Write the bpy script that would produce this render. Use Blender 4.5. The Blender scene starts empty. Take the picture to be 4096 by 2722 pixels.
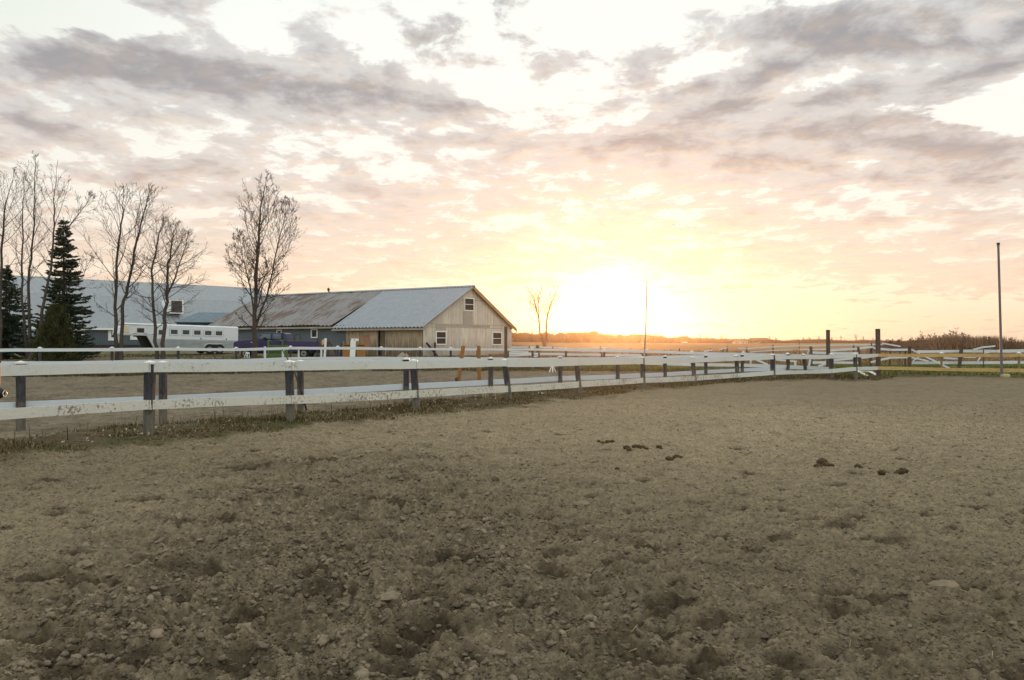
import bpy, math, random
import numpy as np
from mathutils import Vector, Matrix
R=math.radians
random.seed(7); rng=np.random.default_rng(11)
C=bpy.context.scene.collection
# ---------------------------------------------------------------- measuring frame
F=3500.0; CX=2048.0; HY=1368.0; H=1.6
def G(x,y,z=0.0):
    Y=F*(H-z)/(y-HY); return Vector(((x-CX)/F*Y,Y,z))
def P(x,y,Y):
    return Vector(((x-CX)/F*Y,Y,H-(y-HY)*Y/F))
def ss(t):
    t=np.clip(t,0,1); return t*t*(3-2*t)
# ---------------------------------------------------------------- numpy noise
def _h(ix,iy,seed):
    h=(ix.astype(np.int64)*374761393+iy.astype(np.int64)*668265263+seed*974711)&0xffffffff
    h=((h^(h>>13))*1274126177)&0xffffffff
    h=h^(h>>16)
    return (h&0xffff)/65535.0
def vn(x,y,seed=0):
    x=np.asarray(x,float); y=np.asarray(y,float)
    ix=np.floor(x); iy=np.floor(y); fx=x-ix; fy=y-iy
    fx=fx*fx*fx*(fx*(fx*6-15)+10); fy=fy*fy*fy*(fy*(fy*6-15)+10)
    a=_h(ix,iy,seed); b=_h(ix+1,iy,seed); c=_h(ix,iy+1,seed); d=_h(ix+1,iy+1,seed)
    return (a*(1-fx)+b*fx)*(1-fy)+(c*(1-fx)+d*fx)*fy
def fbm(x,y,o=4,seed=0,g=.5):
    s=0;a=1;t=0
    for i in range(o):
        s=s+a*vn(x*2**i+i*17.3,y*2**i+i*9.1,seed+i); t+=a; a*=g
    return s/t
def cells(x,y,size,seed,keep,rmin=.35,rmax=.75):
    """rounded lumps of random size, one per jittered cell; keep = share of cells that carry a lump"""
    u=x/size; v=y/size; iu=np.floor(u); iv=np.floor(v); best=np.zeros_like(x)
    for a in (-1,0,1):
        for b in (-1,0,1):
            cx=iu+a; cy=iv+b; h1=_h(cx,cy,seed); h2=_h(cx,cy,seed+1); h3=_h(cx,cy,seed+2); h4=_h(cx,cy,seed+3)
            ang=h4*6.283; r=rmin+(rmax-rmin)*h3
            du=u-(cx+h1); dv=v-(cy+h2); e1=(du*np.cos(ang)+dv*np.sin(ang)); e2=(-du*np.sin(ang)+dv*np.cos(ang))*1.35
            d2=(e1*e1+e2*e2)/(r*r); hh=np.sqrt(np.clip(1-d2,0,1))*r*(h4<keep)
            best=np.maximum(best,hh)
    return best*size
# ---------------------------------------------------------------- terrain (large shapes)
def macro(X,Y):
    X=np.asarray(X,float); Y=np.asarray(Y,float)
    z=.40*ss((Y-50)/13)*(1-ss((X-1)/14))
    z=z+.42*ss((Y-70)/20)*ss((-13-X)/14)
    u=X/np.maximum(Y,5)
    zf=np.clip(1.52-4.6*u,.15,1.55)
    w=ss((Y-110)/380)
    return z*(1-w)+zf*w
def gz(X,Y): return float(macro(X,Y))
# ---------------------------------------------------------------- objects
def thing(name,label,cat,loc=(0,0,0),rz=0,group=None,kind=None,ry=0):
    o=bpy.data.objects.new(name,None); C.objects.link(o); o.location=loc; o.rotation_euler=(0,ry,rz)
    o.empty_display_size=.2
    tag(o,label,cat,group,kind); return o
def tag(o,label=None,cat=None,group=None,kind=None):
    if label: o['label']=label
    if cat: o['category']=cat
    if group: o['group']=group
    if kind: o['kind']=kind
    return o
def smooth(me,on=True):
    me.polygons.foreach_set('use_smooth',[on]*len(me.polygons))
class MB:
    def __init__(s): s.v=[]; s.f=[]
    def add(s,v,f):
        b=len(s.v); s.v+= [tuple(p) for p in v]; s.f+=[tuple(b+i for i in q) for q in f]
    def hexa(s,a):   # 8 corners: bottom 4 ccw, top 4 ccw
        s.add(a,[(3,2,1,0),(4,5,6,7),(0,1,5,4),(1,2,6,5),(2,3,7,6),(3,0,4,7)])
    def box(s,x0,y0,z0,x1,y1,z1):
        s.hexa([(x0,y0,z0),(x1,y0,z0),(x1,y1,z0),(x0,y1,z0),(x0,y0,z1),(x1,y0,z1),(x1,y1,z1),(x0,y1,z1)])
    def beam(s,p,q,w,h,up=(0,0,1),q_w=None):
        p=Vector(p);q=Vector(q);d=(q-p).normalized();u=Vector(up)
        if abs(d.dot(u))>.97: u=Vector((0,1,0))
        sd=d.cross(u).normalized(); u=sd.cross(d).normalized()
        a=[]
        for c,ww in ((p,w),(q,q_w or w)):
            a+=[c-sd*ww/2-u*h/2,c+sd*ww/2-u*h/2,c+sd*ww/2+u*h/2,c-sd*ww/2+u*h/2]
        s.hexa([a[0],a[1],a[5],a[4],a[3],a[2],a[6],a[7]])
    def tube(s,pts,rad,k=6,cap=True):
        pts=[Vector(p) for p in pts]; n=len(pts); b=len(s.v)
        for i,p in enumerate(pts):
            t=(pts[min(i+1,n-1)]-pts[max(i-1,0)])
            if t.length<1e-9: t=Vector((0,0,1))
            t.normalize()
            a=Vector((1,0,0)) if abs(t.x)<.8 else Vector((0,1,0))
            e1=t.cross(a).normalized(); e2=t.cross(e1)
            r=rad[i] if hasattr(rad,'__len__') else rad
            for j in range(k):
                an=2*math.pi*j/k
                s.v.append(tuple(p+e1*(r*math.cos(an))+e2*(r*math.sin(an))))
        for i in range(n-1):
            for j in range(k):
                j2=(j+1)%k
                s.f.append((b+i*k+j,b+i*k+j2,b+(i+1)*k+j2,b+(i+1)*k+j))
        if cap:
            s.f.append(tuple(b+j for j in reversed(range(k)))); s.f.append(tuple(b+(n-1)*k+j for j in range(k)))
    def prism(s,poly,axis,a,b):  # poly in 2D, extruded along axis from a to b
        def mk(p,t):
            if axis=='y': return (p[0],t,p[1])
            if axis=='x': return (t,p[0],p[1])
            return (p[0],p[1],t)
        n=len(poly); v=[mk(p,a) for p in poly]+[mk(p,b) for p in poly]
        f=[tuple(range(n)),tuple(reversed(range(n,2*n)))]+[(i,n+i,n+(i+1)%n,(i+1)%n) for i in range(n)]
        s.add(v,f)
    def disc(s,c,axis_pts,r,k=20):
        s.tube(axis_pts,r,k)
    def build(s,name,mat,parent=None,bevel=0,sm=False,loc=None,fixn=True):
        me=bpy.data.meshes.new(name); me.from_pydata(s.v,[],s.f); 
        if fixn and len(s.f)<60000:
            import bmesh
            bm=bmesh.new(); bm.from_mesh(me); bmesh.ops.recalc_face_normals(bm,faces=bm.faces); bm.to_mesh(me); bm.free()
        if mat: me.materials.append(mat)
        if sm: smooth(me)
        o=bpy.data.objects.new(name,me); C.objects.link(o)
        if parent: o.parent=parent
        if loc: o.location=loc
        if bevel:
            m=o.modifiers.new('bevel','BEVEL'); m.width=bevel; m.segments=2; m.limit_method='ANGLE'
        return o
def npmesh(name,v,f,mat,parent=None,sm=False,attrs=None):
    me=bpy.data.meshes.new(name); v=np.ascontiguousarray(v,np.float32); f=np.ascontiguousarray(f,np.int32)
    n,k=f.shape
    me.vertices.add(len(v)); me.vertices.foreach_set('co',v.ravel())
    me.loops.add(n*k); me.loops.foreach_set('vertex_index',f.ravel())
    me.polygons.add(n); me.polygons.foreach_set('loop_start',np.arange(0,n*k,k,dtype=np.int32))
    try: me.polygons.foreach_set('loop_total',np.full(n,k,dtype=np.int32))
    except Exception: pass
    me.update(calc_edges=True)
    if sm: me.polygons.foreach_set('use_smooth',np.ones(n,bool))
    for an,(tp,arr) in (attrs or {}).items():
        at=me.attributes.new(an,tp,'POINT')
        at.data.foreach_set('color' if tp=='FLOAT_COLOR' else 'value',np.ascontiguousarray(arr,np.float32).ravel())
    if mat: me.materials.append(mat)
    o=bpy.data.objects.new(name,me); C.objects.link(o)
    if parent: o.parent=parent
    return o
# ---------------------------------------------------------------- materials
class T:
    def __init__(s,tree): s.t=tree
    def __call__(s,kind,ins=None,**pr):
        n=s.t.nodes.new(kind)
        for k,v in pr.items(): setattr(n,k,v)
        for k,v in (ins or {}).items(): s.put(n.inputs[k],v)
        return n
    def put(s,sock,v):
        if isinstance(v,bpy.types.NodeSocket): s.t.links.new(v,sock)
        elif isinstance(v,bpy.types.Node): s.t.links.new(v.outputs[0],sock)
        else: sock.default_value=v
    def m(s,op,a,b=0.0,c=0.0,clamp=False):
        return s('ShaderNodeMath',{0:a,1:b,2:c},operation=op,use_clamp=clamp).outputs[0]
    def vm(s,op,a,b=(0,0,0)):
        n=s('ShaderNodeVectorMath',{0:a},operation=op)
        if op=='SCALE': s.put(n.inputs['Scale'],b)
        else: s.put(n.inputs[1],b)
        return n.outputs['Value'] if op in('LENGTH','DOT_PRODUCT') else n.outputs[0]
    def mix(s,f,a,b,bt='MIX'):
        n=s('ShaderNodeMix',data_type='RGBA',blend_type=bt); s.put(n.inputs[0],f)
        for i,v in ((6,a),(7,b)):
            if isinstance(v,(tuple,list)) and len(v)==3: v=(*v,1)
            s.put(n.inputs[i],v)
        return n.outputs[2]
    def noise(s,vec,scale,det=4,rough=.5,dist=0,out=0):
        n=s('ShaderNodeTexNoise',{'Scale':scale,'Detail':det,'Roughness':rough,'Distortion':dist})
        if vec is not None: s.put(n.inputs['Vector'],vec)
        return n.outputs[out]
    def ramp(s,f,stops,interp='LINEAR'):
        n=s('ShaderNodeValToRGB',{0:f}); cr=n.color_ramp; cr.interpolation=interp
        while len(cr.elements)<len(stops): cr.elements.new(.5)
        for e,(p,c) in zip(cr.elements,stops):
            e.position=p; e.color=(*c,1) if hasattr(c,'__len__') and len(c)==3 else ((c,c,c,1) if not hasattr(c,'__len__') else c)
        return n.outputs[0]
    def sstep(s,f,a,b):
        n=s('ShaderNodeMapRange',{0:f,1:a,2:b,3:0.0,4:1.0},interpolation_type='SMOOTHSTEP'); return n.outputs[0]
def newmat(name):
    m=bpy.data.materials.new(name); m.use_nodes=True; t=T(m.node_tree)
    b=m.node_tree.nodes['Principled BSDF']
    return m,t,b
def obj(t,kind='Object'): return t('ShaderNodeTexCoord').outputs[kind]
def scl(t,v,sc): return t('ShaderNodeMapping',{'Vector':v,'Scale':sc}).outputs[0]
def bump(t,b,h,strength=.5,dist=.02):
    n=t('ShaderNodeBump',{'Height':h,'Strength':strength,'Distance':dist}); t.put(b.inputs['Normal'],n.outputs[0])
def plain(name,col,rough=.6,metal=0,var=.25,sc=6,spec=.3,bmp=.15,bsc=40):
    m,t,b=newmat(name); o=obj(t)
    n=t.noise(o,sc,5,.6)
    c=t.mix(t.ramp(n,[(.3,0.0),(.7,1.0)]),tuple(x*(1-var) for x in col),tuple(min(1,x*(1+var*.6)) for x in col))
    t.put(b.inputs['Base Color'],c); b.inputs['Roughness'].default_value=rough; b.inputs['Metallic'].default_value=metal
    b.inputs['Specular IOR Level'].default_value=spec
    if bmp: bump(t,b,t.noise(o,bsc,3),bmp,.01)
    return m
def painted(name,col,dirtcol,amount,scale=9,flat=3.0,chips=.0):
    """white painted board with mud spatter / wear"""
    m,t,b=newmat(name); o=obj(t); g=scl(t,o,(1,1,.8))
    n1=t.noise(g,scale,6,.65,.4); n2=t.noise(o,1.1,3,.5); n3=t.noise(scl(t,o,(2.5,2.5,40)),3,4,.6)
    a=t.m('ADD',n1,t.m('MULTIPLY',t.m('SUBTRACT',n2,.5),.55))
    mask=t.sstep(a,.70-amount,.76-amount)
    n4=t.noise(o,34,3,.6); sp=t.sstep(t.m('ADD',n4,t.m('MULTIPLY',t.m('SUBTRACT',n2,.5),.3)),.73-chips,.755-chips)
    base=t.mix(t.ramp(n3,[(.25,0.0),(.75,1.0)]),tuple(x*.86 for x in col),col)
    soil=t.mix(t.sstep(a,.45,.75),base,tuple(c*.78+d*.22 for c,d in zip(col,dirtcol)))
    c=t.mix(t.m('MULTIPLY',mask,.8),soil,dirtcol); c=t.mix(sp,c,tuple(x*.5 for x in dirtcol))
    t.put(b.inputs['Base Color'],c); b.inputs['Roughness'].default_value=.62; b.inputs['Specular IOR Level'].default_value=.25
    bump(t,b,t.m('ADD',n3,t.m('MULTIPLY',n1,.5)),.25,.008)
    return m
def wood(name,col,dark,scale=(3,3,.6),rough=.8,contrast=1.0,spread=.5):
    m,t,b=newmat(name); o=obj(t); g=scl(t,o,scale)
    n=t.noise(g,8,6,.65,.3); n2=t.noise(o,1.4,3,.5); k=t.noise(o,14,2,.4)
    f=t.m('ADD',t.m('MULTIPLY',n,.65),t.m('MULTIPLY',n2,.35))
    c=t.mix(t.sstep(f,.5-spread*.35,.5+spread*.35),dark,col)
    c=t.mix(t.m('MULTIPLY',t.sstep(k,.68,.74),.7),c,tuple(x*.35 for x in dark))
    t.put(b.inputs['Base Color'],c); b.inputs['Roughness'].default_value=rough; b.inputs['Specular IOR Level'].default_value=.2
    bump(t,b,n,.35,.01); return m
M={}
M['white']=painted('white_painted_board',(.62,.635,.60),(.22,.19,.13),.02,16,3,.02)
M['white_mud']=painted('white_board_mud_spattered',(.62,.61,.54),(.17,.13,.08),.13,22,3,.07)
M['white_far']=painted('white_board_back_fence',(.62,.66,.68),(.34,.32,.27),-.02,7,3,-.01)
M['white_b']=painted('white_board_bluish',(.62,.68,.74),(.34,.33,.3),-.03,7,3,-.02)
M['cap']=plain('white_post_cap',(.62,.64,.63),.4,0,.05,8,.4,.02)
M['new']=wood('fresh_sawn_pine',(.56,.40,.175),(.40,.26,.10),(.7,.7,3),.75,1,.6)
M['newpost']=wood('pale_green_treated_post',(.27,.22,.10),(.16,.12,.05),(3,3,.6))
def postmat(name,top,dark,foot):
    m,t,b=newmat(name); o=obj(t); n=t.noise(scl(t,o,(3,3,.6)),8,6,.65,.3); n2=t.noise(o,9,4,.6); z=t('ShaderNodeSeparateXYZ',{0:o}).outputs[2]
    c=t.mix(t.sstep(n,.3,.72),dark,top); zz=t.m('ADD',z,t.m('MULTIPLY',t.m('SUBTRACT',n2,.5),.9))
    f=t.m('SUBTRACT',1.0,t.sstep(zz,.28,.62)); c=t.mix(t.m('MULTIPLY',f,.9),c,t.mix(t.sstep(n,.3,.7),tuple(x*.6 for x in foot),foot))
    sc=t.sstep(t.noise(scl(t,o,(1,1,.5)),22,4,.7),.64,.70); c=t.mix(t.m('MULTIPLY',sc,.7),c,tuple(x*1.3 for x in foot))
    t.put(b.inputs['Base Color'],c); b.inputs['Roughness'].default_value=.85; b.inputs['Specular IOR Level'].default_value=.2; bump(t,b,n,.5,.012); return m
M['post']=postmat('weathered_dark_post',(.068,.068,.072),(.026,.026,.030),(.17,.155,.125))
M['postgrey']=wood('weathered_grey_post',(.17,.165,.15),(.05,.05,.055),(3,3,.7),.85,1,.5)
M['stake']=wood('orange_brown_stake',(.30,.15,.05),(.19,.09,.03),(3,3,.6),.75)
M['tall']=wood('tall_brown_post',(.12,.085,.065),(.05,.038,.032),(3,3,.5),.85)
BACK_FILL=(1.18,1.22,1.17); SUNE=2.0
HAZE=.00017
# ================================================================ camera
cam=bpy.data.cameras.new('camera'); co=bpy.data.objects.new('camera',cam); C.objects.link(co)
co.location=(0,0,H); co.rotation_euler=(R(90),0,0)
cam.sensor_width=36; cam.lens=36*F/4096; cam.shift_y=(HY-1361)/4096; cam.clip_start=.1; cam.clip_end=8000
S=bpy.context.scene; S.camera=co
S.render.resolution_x=1024; S.render.resolution_y=680
S.view_settings.view_transform='Standard'; S.view_settings.look='None'; S.view_settings.exposure=0; S.view_settings.gamma=1
S.view_settings.use_curve_mapping=False
S.cycles.max_bounces=6; S.cycles.diffuse_bounces=3; S.cycles.volume_bounces=0
# ================================================================ sky
def AE(x,y):
    az=math.atan((x-CX)/F); el=math.atan((HY-y)/F*math.cos(az)); return az,el
SAZ,SEL=AE(2457,1280)
W=bpy.data.worlds.new('World'); S.world=W; W.use_nodes=True
W.cycles.sampling_method='MANUAL'; W.cycles.sample_map_resolution=512
w=T(W.node_tree); bg=W.node_tree.nodes['Background']
d=w('ShaderNodeTexCoord').outputs['Generated']
sp=w('ShaderNodeSeparateXYZ',{0:d}); dx,dy,dz=sp.outputs
az=w.m('ARCTAN2',dx,dy); el=w.m('ARCSINE',dz)
sky=w('ShaderNodeTexSky',sky_type='NISHITA',sun_disc=False,sun_elevation=SEL,sun_rotation=SAZ)
# cloud plane coordinates
zz=w.m('ADD',w.m('MAXIMUM',dz,0.0),.13)
q=w('ShaderNodeCombineXYZ',{0:w.m('DIVIDE',dx,zz),1:w.m('DIVIDE',dy,zz),2:0.0}).outputs[0]
wv=w.noise(q,1.6,3,.5,0,1)
qw=w.vm('ADD',q,w.vm('SCALE',w.vm('SUBTRACT',wv,(.5,.5,.5)),.24))
N1=w.noise(w.vm('ADD',qw,(3.1,1.7,.3)),5.0,9,.60)
N1b=w.noise(w.vm('ADD',qw,(3.1+.015,1.7+.05,.3)),5.0,9,.60)
N2=w.noise(w.vm('ADD',scl(w,qw,(1.0,.7,1)),(8.3,4.4,1.3)),12.0,7,.64)
N3=w.noise(w.vm('ADD',scl(w,q,(.8,1.3,1)),(1.3,7.4,2.3)),.9,5,.5)
ae=w('ShaderNodeCombineXYZ',{0:az,1:el,2:0.0}).outputs[0]
wob=w.vm('SCALE',w.vm('SUBTRACT',w.noise(q,4.2,6,.62,0,1),(.5,.5,.5)),.065)
wob=w.vm('MULTIPLY',wob,(1.4,.55,0))
aew=w.vm('ADD',ae,wob)
def blob(x,y,sx,sy,rot,amp,vec=None,soft='QUADRATIC_SPHERE'):
    a,e=AE(x,y)
    mp=w('ShaderNodeMapping',{'Vector':vec or aew,'Location':(a,e,0),'Rotation':(0,0,R(rot)),'Scale':(sx/F,sy/F,1)},vector_type='TEXTURE')
    g=w('ShaderNodeTexGradient',{0:mp.outputs[0]},gradient_type=soft)
    return w.m('MULTIPLY',g.outputs[1],amp)
def total(bl):
    s=None
    for b_ in bl:
        v=blob(*b_) if isinstance(b_,tuple) else b_
        s=v if s is None else w.m('ADD',s,v)
    return s
# heavy clouds (dark mauve bodies)
heavy=total([
 (560,300,1050,170,-3,1.05),(1200,345,1100,150,-4,1.0),(1500,390,620,110,-2,.7),(330,250,420,90,4,.5),
 (3250,140,620,170,-8,1.15),(3720,160,560,170,-2,1.1),(4090,110,300,160,10,1.1),(4000,285,900,95,6,.9),
 (3050,310,560,110,14,.85),(2700,370,600,60,12,.6),(3250,395,760,85,3,.85),(3000,420,700,70,4,.6),
 (60,440,420,110,-8,.6),(150,500,560,70,-14,.45),(3120,530,620,140,-4,1.0),(2560,560,520,100,-6,.9),
 (3620,560,360,120,-14,1.1),(3930,590,320,85,-8,.95),(3980,700,620,100,-4,1.0),(3300,680,560,90,-10,.85),
 (2950,670,560,90,-14,.55),(1260,150,320,110,-20,.55),(880,170,420,110,-24,.42),(1600,70,330,110,-20,.35),
 (2200,290,300,90,10,.42),(2560,230,320,110,0,.4),(2850,60,300,80,0,.32),(1950,560,700,70,-3,.4),
 (900,800,760,70,-6,.45),(620,720,500,60,-10,.35),(1500,770,800,90,-2,.4),(2250,640,700,110,-4,.45)])
veil=total([
 (700,600,2000,330,-4,.32),(2500,720,2000,420,-3,.45),(1800,860,2400,260,-2,.42),(3500,900,1500,330,-6,.55),
 (2400,1010,3600,170,-1,.50),(1300,1100,2000,260,-3,.50),(3900,1110,1300,150,-5,.75),(1000,960,1700,200,-2,.35),
 (2550,1070,1500,60,2,.25),(400,960,900,200,0,.15)])
gaps=total([(2500,1190,1350,140,0,.85),(3300,1250,1500,130,0,.75),(3300,830,520,70,-12,.55),(3560,880,420,50,-8,.35),
 (2700,870,600,40,-4,.22),(3850,470,500,90,-6,.5),(500,820,700,110,-5,.25),(700,690,900,70,-6,.25),(1500,690,600,60,-4,.18),(3900,840,380,40,4,.25)])
low=total([(2100,1312,420,26,0,.9),(2560,1304,900,22,-2,1.0),(2900,1300,800,14,2,.5),(1950,1310,300,30,0,.8),(2900,1150,420,12,1,.55),(2650,1156,420,14,0,.3)])
topc=total([(150,60,900,260,-6,.7),(1900,120,900,220,0,.30),(2150,60,600,200,0,.25),(3700,520,500,70,-3,.4),(3150,40,500,50,0,.4)])
fb=w.m('ADD',w.m('MULTIPLY',w.m('SUBTRACT',N1,.5),1.5),w.m('ADD',w.m('MULTIPLY',N2,.8),.10))
cov=w.m('SUBTRACT',w.m('ADD',w.m('ADD',w.m('MULTIPLY',heavy,.80),w.m('MULTIPLY',veil,.36)),w.m('MULTIPLY',w.m('SUBTRACT',N3,.5),.25)),w.m('MULTIPLY',w.m('ADD',gaps,topc),.42))
dn=w.m('ADD',fb,cov)
dens=w.sstep(dn,.50,.68)
lit=w.m('MULTIPLY',w.m('SUBTRACT',N1,N1b),4.5,clamp=True)
shd=w.m('MULTIPLY',w.m('SUBTRACT',N1b,N1),3.5,clamp=True)
thick=w.sstep(w.m('ADD',w.m('MULTIPLY',heavy,.75),w.m('MULTIPLY',w.m('SUBTRACT',fb,.5),1.5)),.05,.85)
# proximity to the sun
sv=(math.sin(SAZ)*math.cos(SEL),math.cos(SAZ)*math.cos(SEL),math.sin(SEL))
cs=w.vm('DOT_PRODUCT',w.vm('NORMALIZE',d),sv); ang=w.m('ARCCOSINE',w.m('MINIMUM',cs,.999999))
def ex(a,k): return w.m('EXPONENT',w.m('MULTIPLY',a,-1.0/k))
sunm=w('ShaderNodeMapping',{'Vector':ae,'Location':(SAZ,SEL+.018,0),'Scale':(1.0,.62,1)},vector_type='TEXTURE').outputs[0]
sa=w.vm('LENGTH',sunm)
g1=ex(w.m('POWER',w.m('DIVIDE',sa,.052),2.0),1.0); g2=ex(sa,.042); g3=ex(sa,.24)
# clear sky: vertical gradient
eln=w.m('DIVIDE',el,.42)
clear=w.ramp(eln,[(0,(.95,.76,.56)),(.10,(.98,.85,.65)),(.25,(.98,.88,.76)),(.42,(.98,.95,.88)),(.75,(.97,.98,.93)),(1.0,(.91,.965,.91))])
side=w.sstep(az,-.62,-.25)
clear=w.mix(side,w.mix(.6,clear,w.ramp(eln,[(0,(.88,.66,.54)),(.45,(.86,.84,.75)),(1,(.62,.76,.67))])),clear)
clear=w.mix(1.0,clear,w.mix(1.0,(0,0,0),w.mix(g3,(0,0,0),(.05,.04,.0)),'ADD'),'ADD')
clear=w.mix(g2,clear,(1.06,.96,.74))
# cloud colours by height
light=w.ramp(eln,[(0,(.90,.69,.50)),(.15,(.90,.73,.59)),(.35,(.80,.70,.63)),(.60,(.71,.68,.65)),(1,(.70,.715,.71))])
dark =w.ramp(eln,[(0,(.82,.55,.39)),(.18,(.78,.56,.45)),(.36,(.53,.43,.40)),(.60,(.385,.36,.37)),(1,(.29,.31,.34))])
cc=w.mix(thick,light,dark)
cc=w.mix(w.m('MULTIPLY',lit,.75),cc,w.mix(1.0,cc,w.ramp(eln,[(0,(1.10,1.06,1.0)),(.4,(1.22,1.08,.98)),(1,(1.18,1.12,1.08))]),'MULTIPLY'))
cc=w.mix(w.m('MULTIPLY',shd,.75),cc,w.mix(1.0,cc,(.80,.83,.88),'MULTIPLY'))
gold=w.m('MULTIPLY',w.m('MULTIPLY',lit,g3),1.1,clamp=True)
cc=w.mix(gold,cc,(1.02,.80,.48)); cc=w.mix(g2,cc,(1.0,.80,.45))
col=w.mix(dens,clear,cc)
# low strip cloud before the sun, and the sun's burst
col=w.mix(1.0,col,w.mix(g1,(0,0,0),(.85,.75,.55)),'ADD')
ls=w.sstep(w.m('ADD',low,w.m('MULTIPLY',w.m('SUBTRACT',N2,.5),.9)),.22,.42)
col=w.mix(w.m('MULTIPLY',ls,.85),col,(.93,.67,.40))
core=ex(w.m('POWER',w.m('DIVIDE',ang,.011),2.0),1.0)
col=w.mix(1.0,col,w.mix(core,(0,0,0),(6,5,3)),'ADD')
# overhead and behind the camera: cool fill brighter than real sky, to light rails
back=w.sstep(w.m('ADD',w.m('MULTIPLY',dy,-1.0),w.m('MULTIPLY',w.m('MAXIMUM',w.m('SUBTRACT',dz,.35),0.0),2.2)),-.15,.5)
col=w.mix(back,col,BACK_FILL)
col=w.mix(1.0,w.mix(1.0,col,(10.0,10.0,10.0),'MULTIPLY'),w.mix(1.0,sky.outputs[0],(.2,.2,.2),'MULTIPLY'),'ADD')
w.put(bg.inputs[0],col); bg.inputs[1].default_value=.1
sun=bpy.data.lights.new('sun','SUN'); sun.energy=SUNE; sun.angle=R(1.5); sun.color=(1,.44,.15)
so=bpy.data.objects.new('sun',sun); C.objects.link(so)
so.rotation_euler=Vector(sv).to_track_quat('Z','Y').to_euler()
# ================================================================ fence lines (plan), measured posts
# near arena fence: base x, base y, top x, cap-top y
FA=[(594,1757,600,1446),(1163,1699,1157,1443),(1668,1652,1654,1439),(2040,1612,2019,1437),(2322,1580,2304,1434),(2574,1553,2568,1427),
    (2780,1535,2770,1427),(2952,1525,2945,1421),(3092,1522,3090,1417),(3228,1518,3214,1416),(3328,1520,3326,1415),(3424,1522,3420,1414),(3512,1508,3512,1412)]
FAw=[G(a[0],a[1]) for a in FA]
FAl=[Vector((-7.75,11.8,0)),Vector((-9.5,9.3,0)),Vector((-11.3,6.8,0)),Vector((-13,4.3,0))]
FYw=[G(3766,1507),G(4076,1512),Vector((27.2,39.5,0)),Vector((31,39.8,0))]
FB=[(83,15.7),(652,16.8),(1202,20.0),(1625,22.2),(1963,25.0),(2241,27.8),(2471,30.4),(2660,33.0),(2823,35.6),(2969,37.6),(3150,39.2)]
FBw=[Vector(((x-CX)/F*Y,Y,0)) for x,Y in FB]
FBl=[Vector((-11.3,13.6,0)),Vector((-13.8,11.6,0))]
FC=[(160,1507),(448,1505),(713,1497),(945,1496),(1162,1490),(1351,1486),(1525,1484),(1681,1484),(1803,1484),(1910,1484),(2130,1483),(2264,1482),(2417,1484),(2585,1486),(2767,1489),(2974,1496),(3150,1503)]
FCw=[G(*a) for a in FC]
FCl=[Vector((-25.5,39.6,0)),Vector((-29,39.3,0)),Vector((-33,39,0))]
PA=list(reversed(FAl))+FAw+FYw
PBl=list(reversed(FBl))+FBw
PC=list(reversed(FCl))+FCw+[FAw[-3]]
def pdist(X,Y,poly):
    """signed distance to a plan polyline running left to right: + beyond it (away from camera)"""
    best=np.full(X.shape,1e9); sg=np.ones(X.shape)
    for a,b in zip(poly[:-1],poly[1:]):
        ax,ay,bx,by=a[0],a[1],b[0],b[1]; ex_,ey=bx-ax,by-ay; L=ex_*ex_+ey*ey
        t=np.clip(((X-ax)*ex_+(Y-ay)*ey)/L,0,1)
        dx_=X-ax-t*ex_; dy_=Y-ay-t*ey; D=np.hypot(dx_,dy_)
        cr=ex_*dy_-ey*dx_
        up=D<best; best=np.where(up,D,best); sg=np.where(up,np.where(cr>=0,1,-1),sg)
    return best*sg
PAx=[Vector((-60,-66,0))]+PA+[Vector((900,60,0))]
PBx=[Vector((-60,-28,0))]+PBl+[FAw[-1]]
PCx=[Vector((-900,36,0))]+PC
# ================================================================ ground
def grid_axes():
    ys=[-60,-25,-10,-4,-1,.6,1.2,1.8,2.3,2.7]+list(np.exp(np.linspace(math.log(3.0),math.log(20),1050)))+list(np.exp(np.linspace(math.log(20.08),math.log(62),300)))+list(np.exp(np.linspace(math.log(63.5),math.log(1800),80)))
    fine=np.linspace(-.80,.80,1150); step=fine[1]-fine[0]
    out=[];s=.80;st=step
    while s<45: st*=1.25; s+=st; out.append(s)
    us=np.concatenate([-np.array(out[::-1]),fine,np.array(out)])
    return np.array(ys),us
ys,us=grid_axes()
Yg,Ug=np.meshgrid(ys,us,indexing='ij'); Xg=Ug*np.maximum(Yg,2.0); Xg=np.where(np.abs(Xg)>2500,np.sign(Xg)*(2500+np.abs(Ug)),Xg)
X=Xg.ravel();Y=Yg.ravel()
near=(Y<70)&(np.abs(X)<75)
dA=np.full(X.shape,50.);dA[near]=pdist(X[near],Y[near],PAx)
dA[~near]=np.where(Y[~near]>60,50,np.where(Y[~near]<0,-20,pdist(X[~near],Y[~near],PAx)))
dB=pdist(X,Y,PBx); dC=pdist(X,Y,PCx)
fade=lambda a,b:1-ss((Y-a)/(b-a))
# roughness regions (plan positions)
def reg(px,py,sx,sy,gain=1.0):
    g=G(px,py); return gain*np.exp(-((X-g.x)/sx)**2-((Y-g.y)/sy)**2)
rough=np.clip(.35+reg(1500,2050,2.4,3.2,.9)+reg(1700,2500,2.0,1.6,.7)+reg(1300,1850,2.6,2.6,.5)+reg(900,2400,1.5,1.5,.3)-reg(250,2050,1.5,3.0,.45)-reg(2700,1800,6,4.0,.35)-reg(3300,1750,6,5,.3),.05,1.4)*(.7+.6*fbm(X*.7,Y*.7,3,5))
ar=np.clip(-dA*2,0,1)
pad=np.clip(dB*2,0,1)*np.clip(-dC*1.2,0,1)
z=macro(X,Y)
w1=.030*(fbm(X*.9,Y*.9,3,1)-.5)*2
w2=.060*(fbm(X*2.6,Y*2.6,3,2)-.5)
w3=.052*(fbm(X*6.5,Y*6.5,2,3,.5)-.5)
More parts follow.
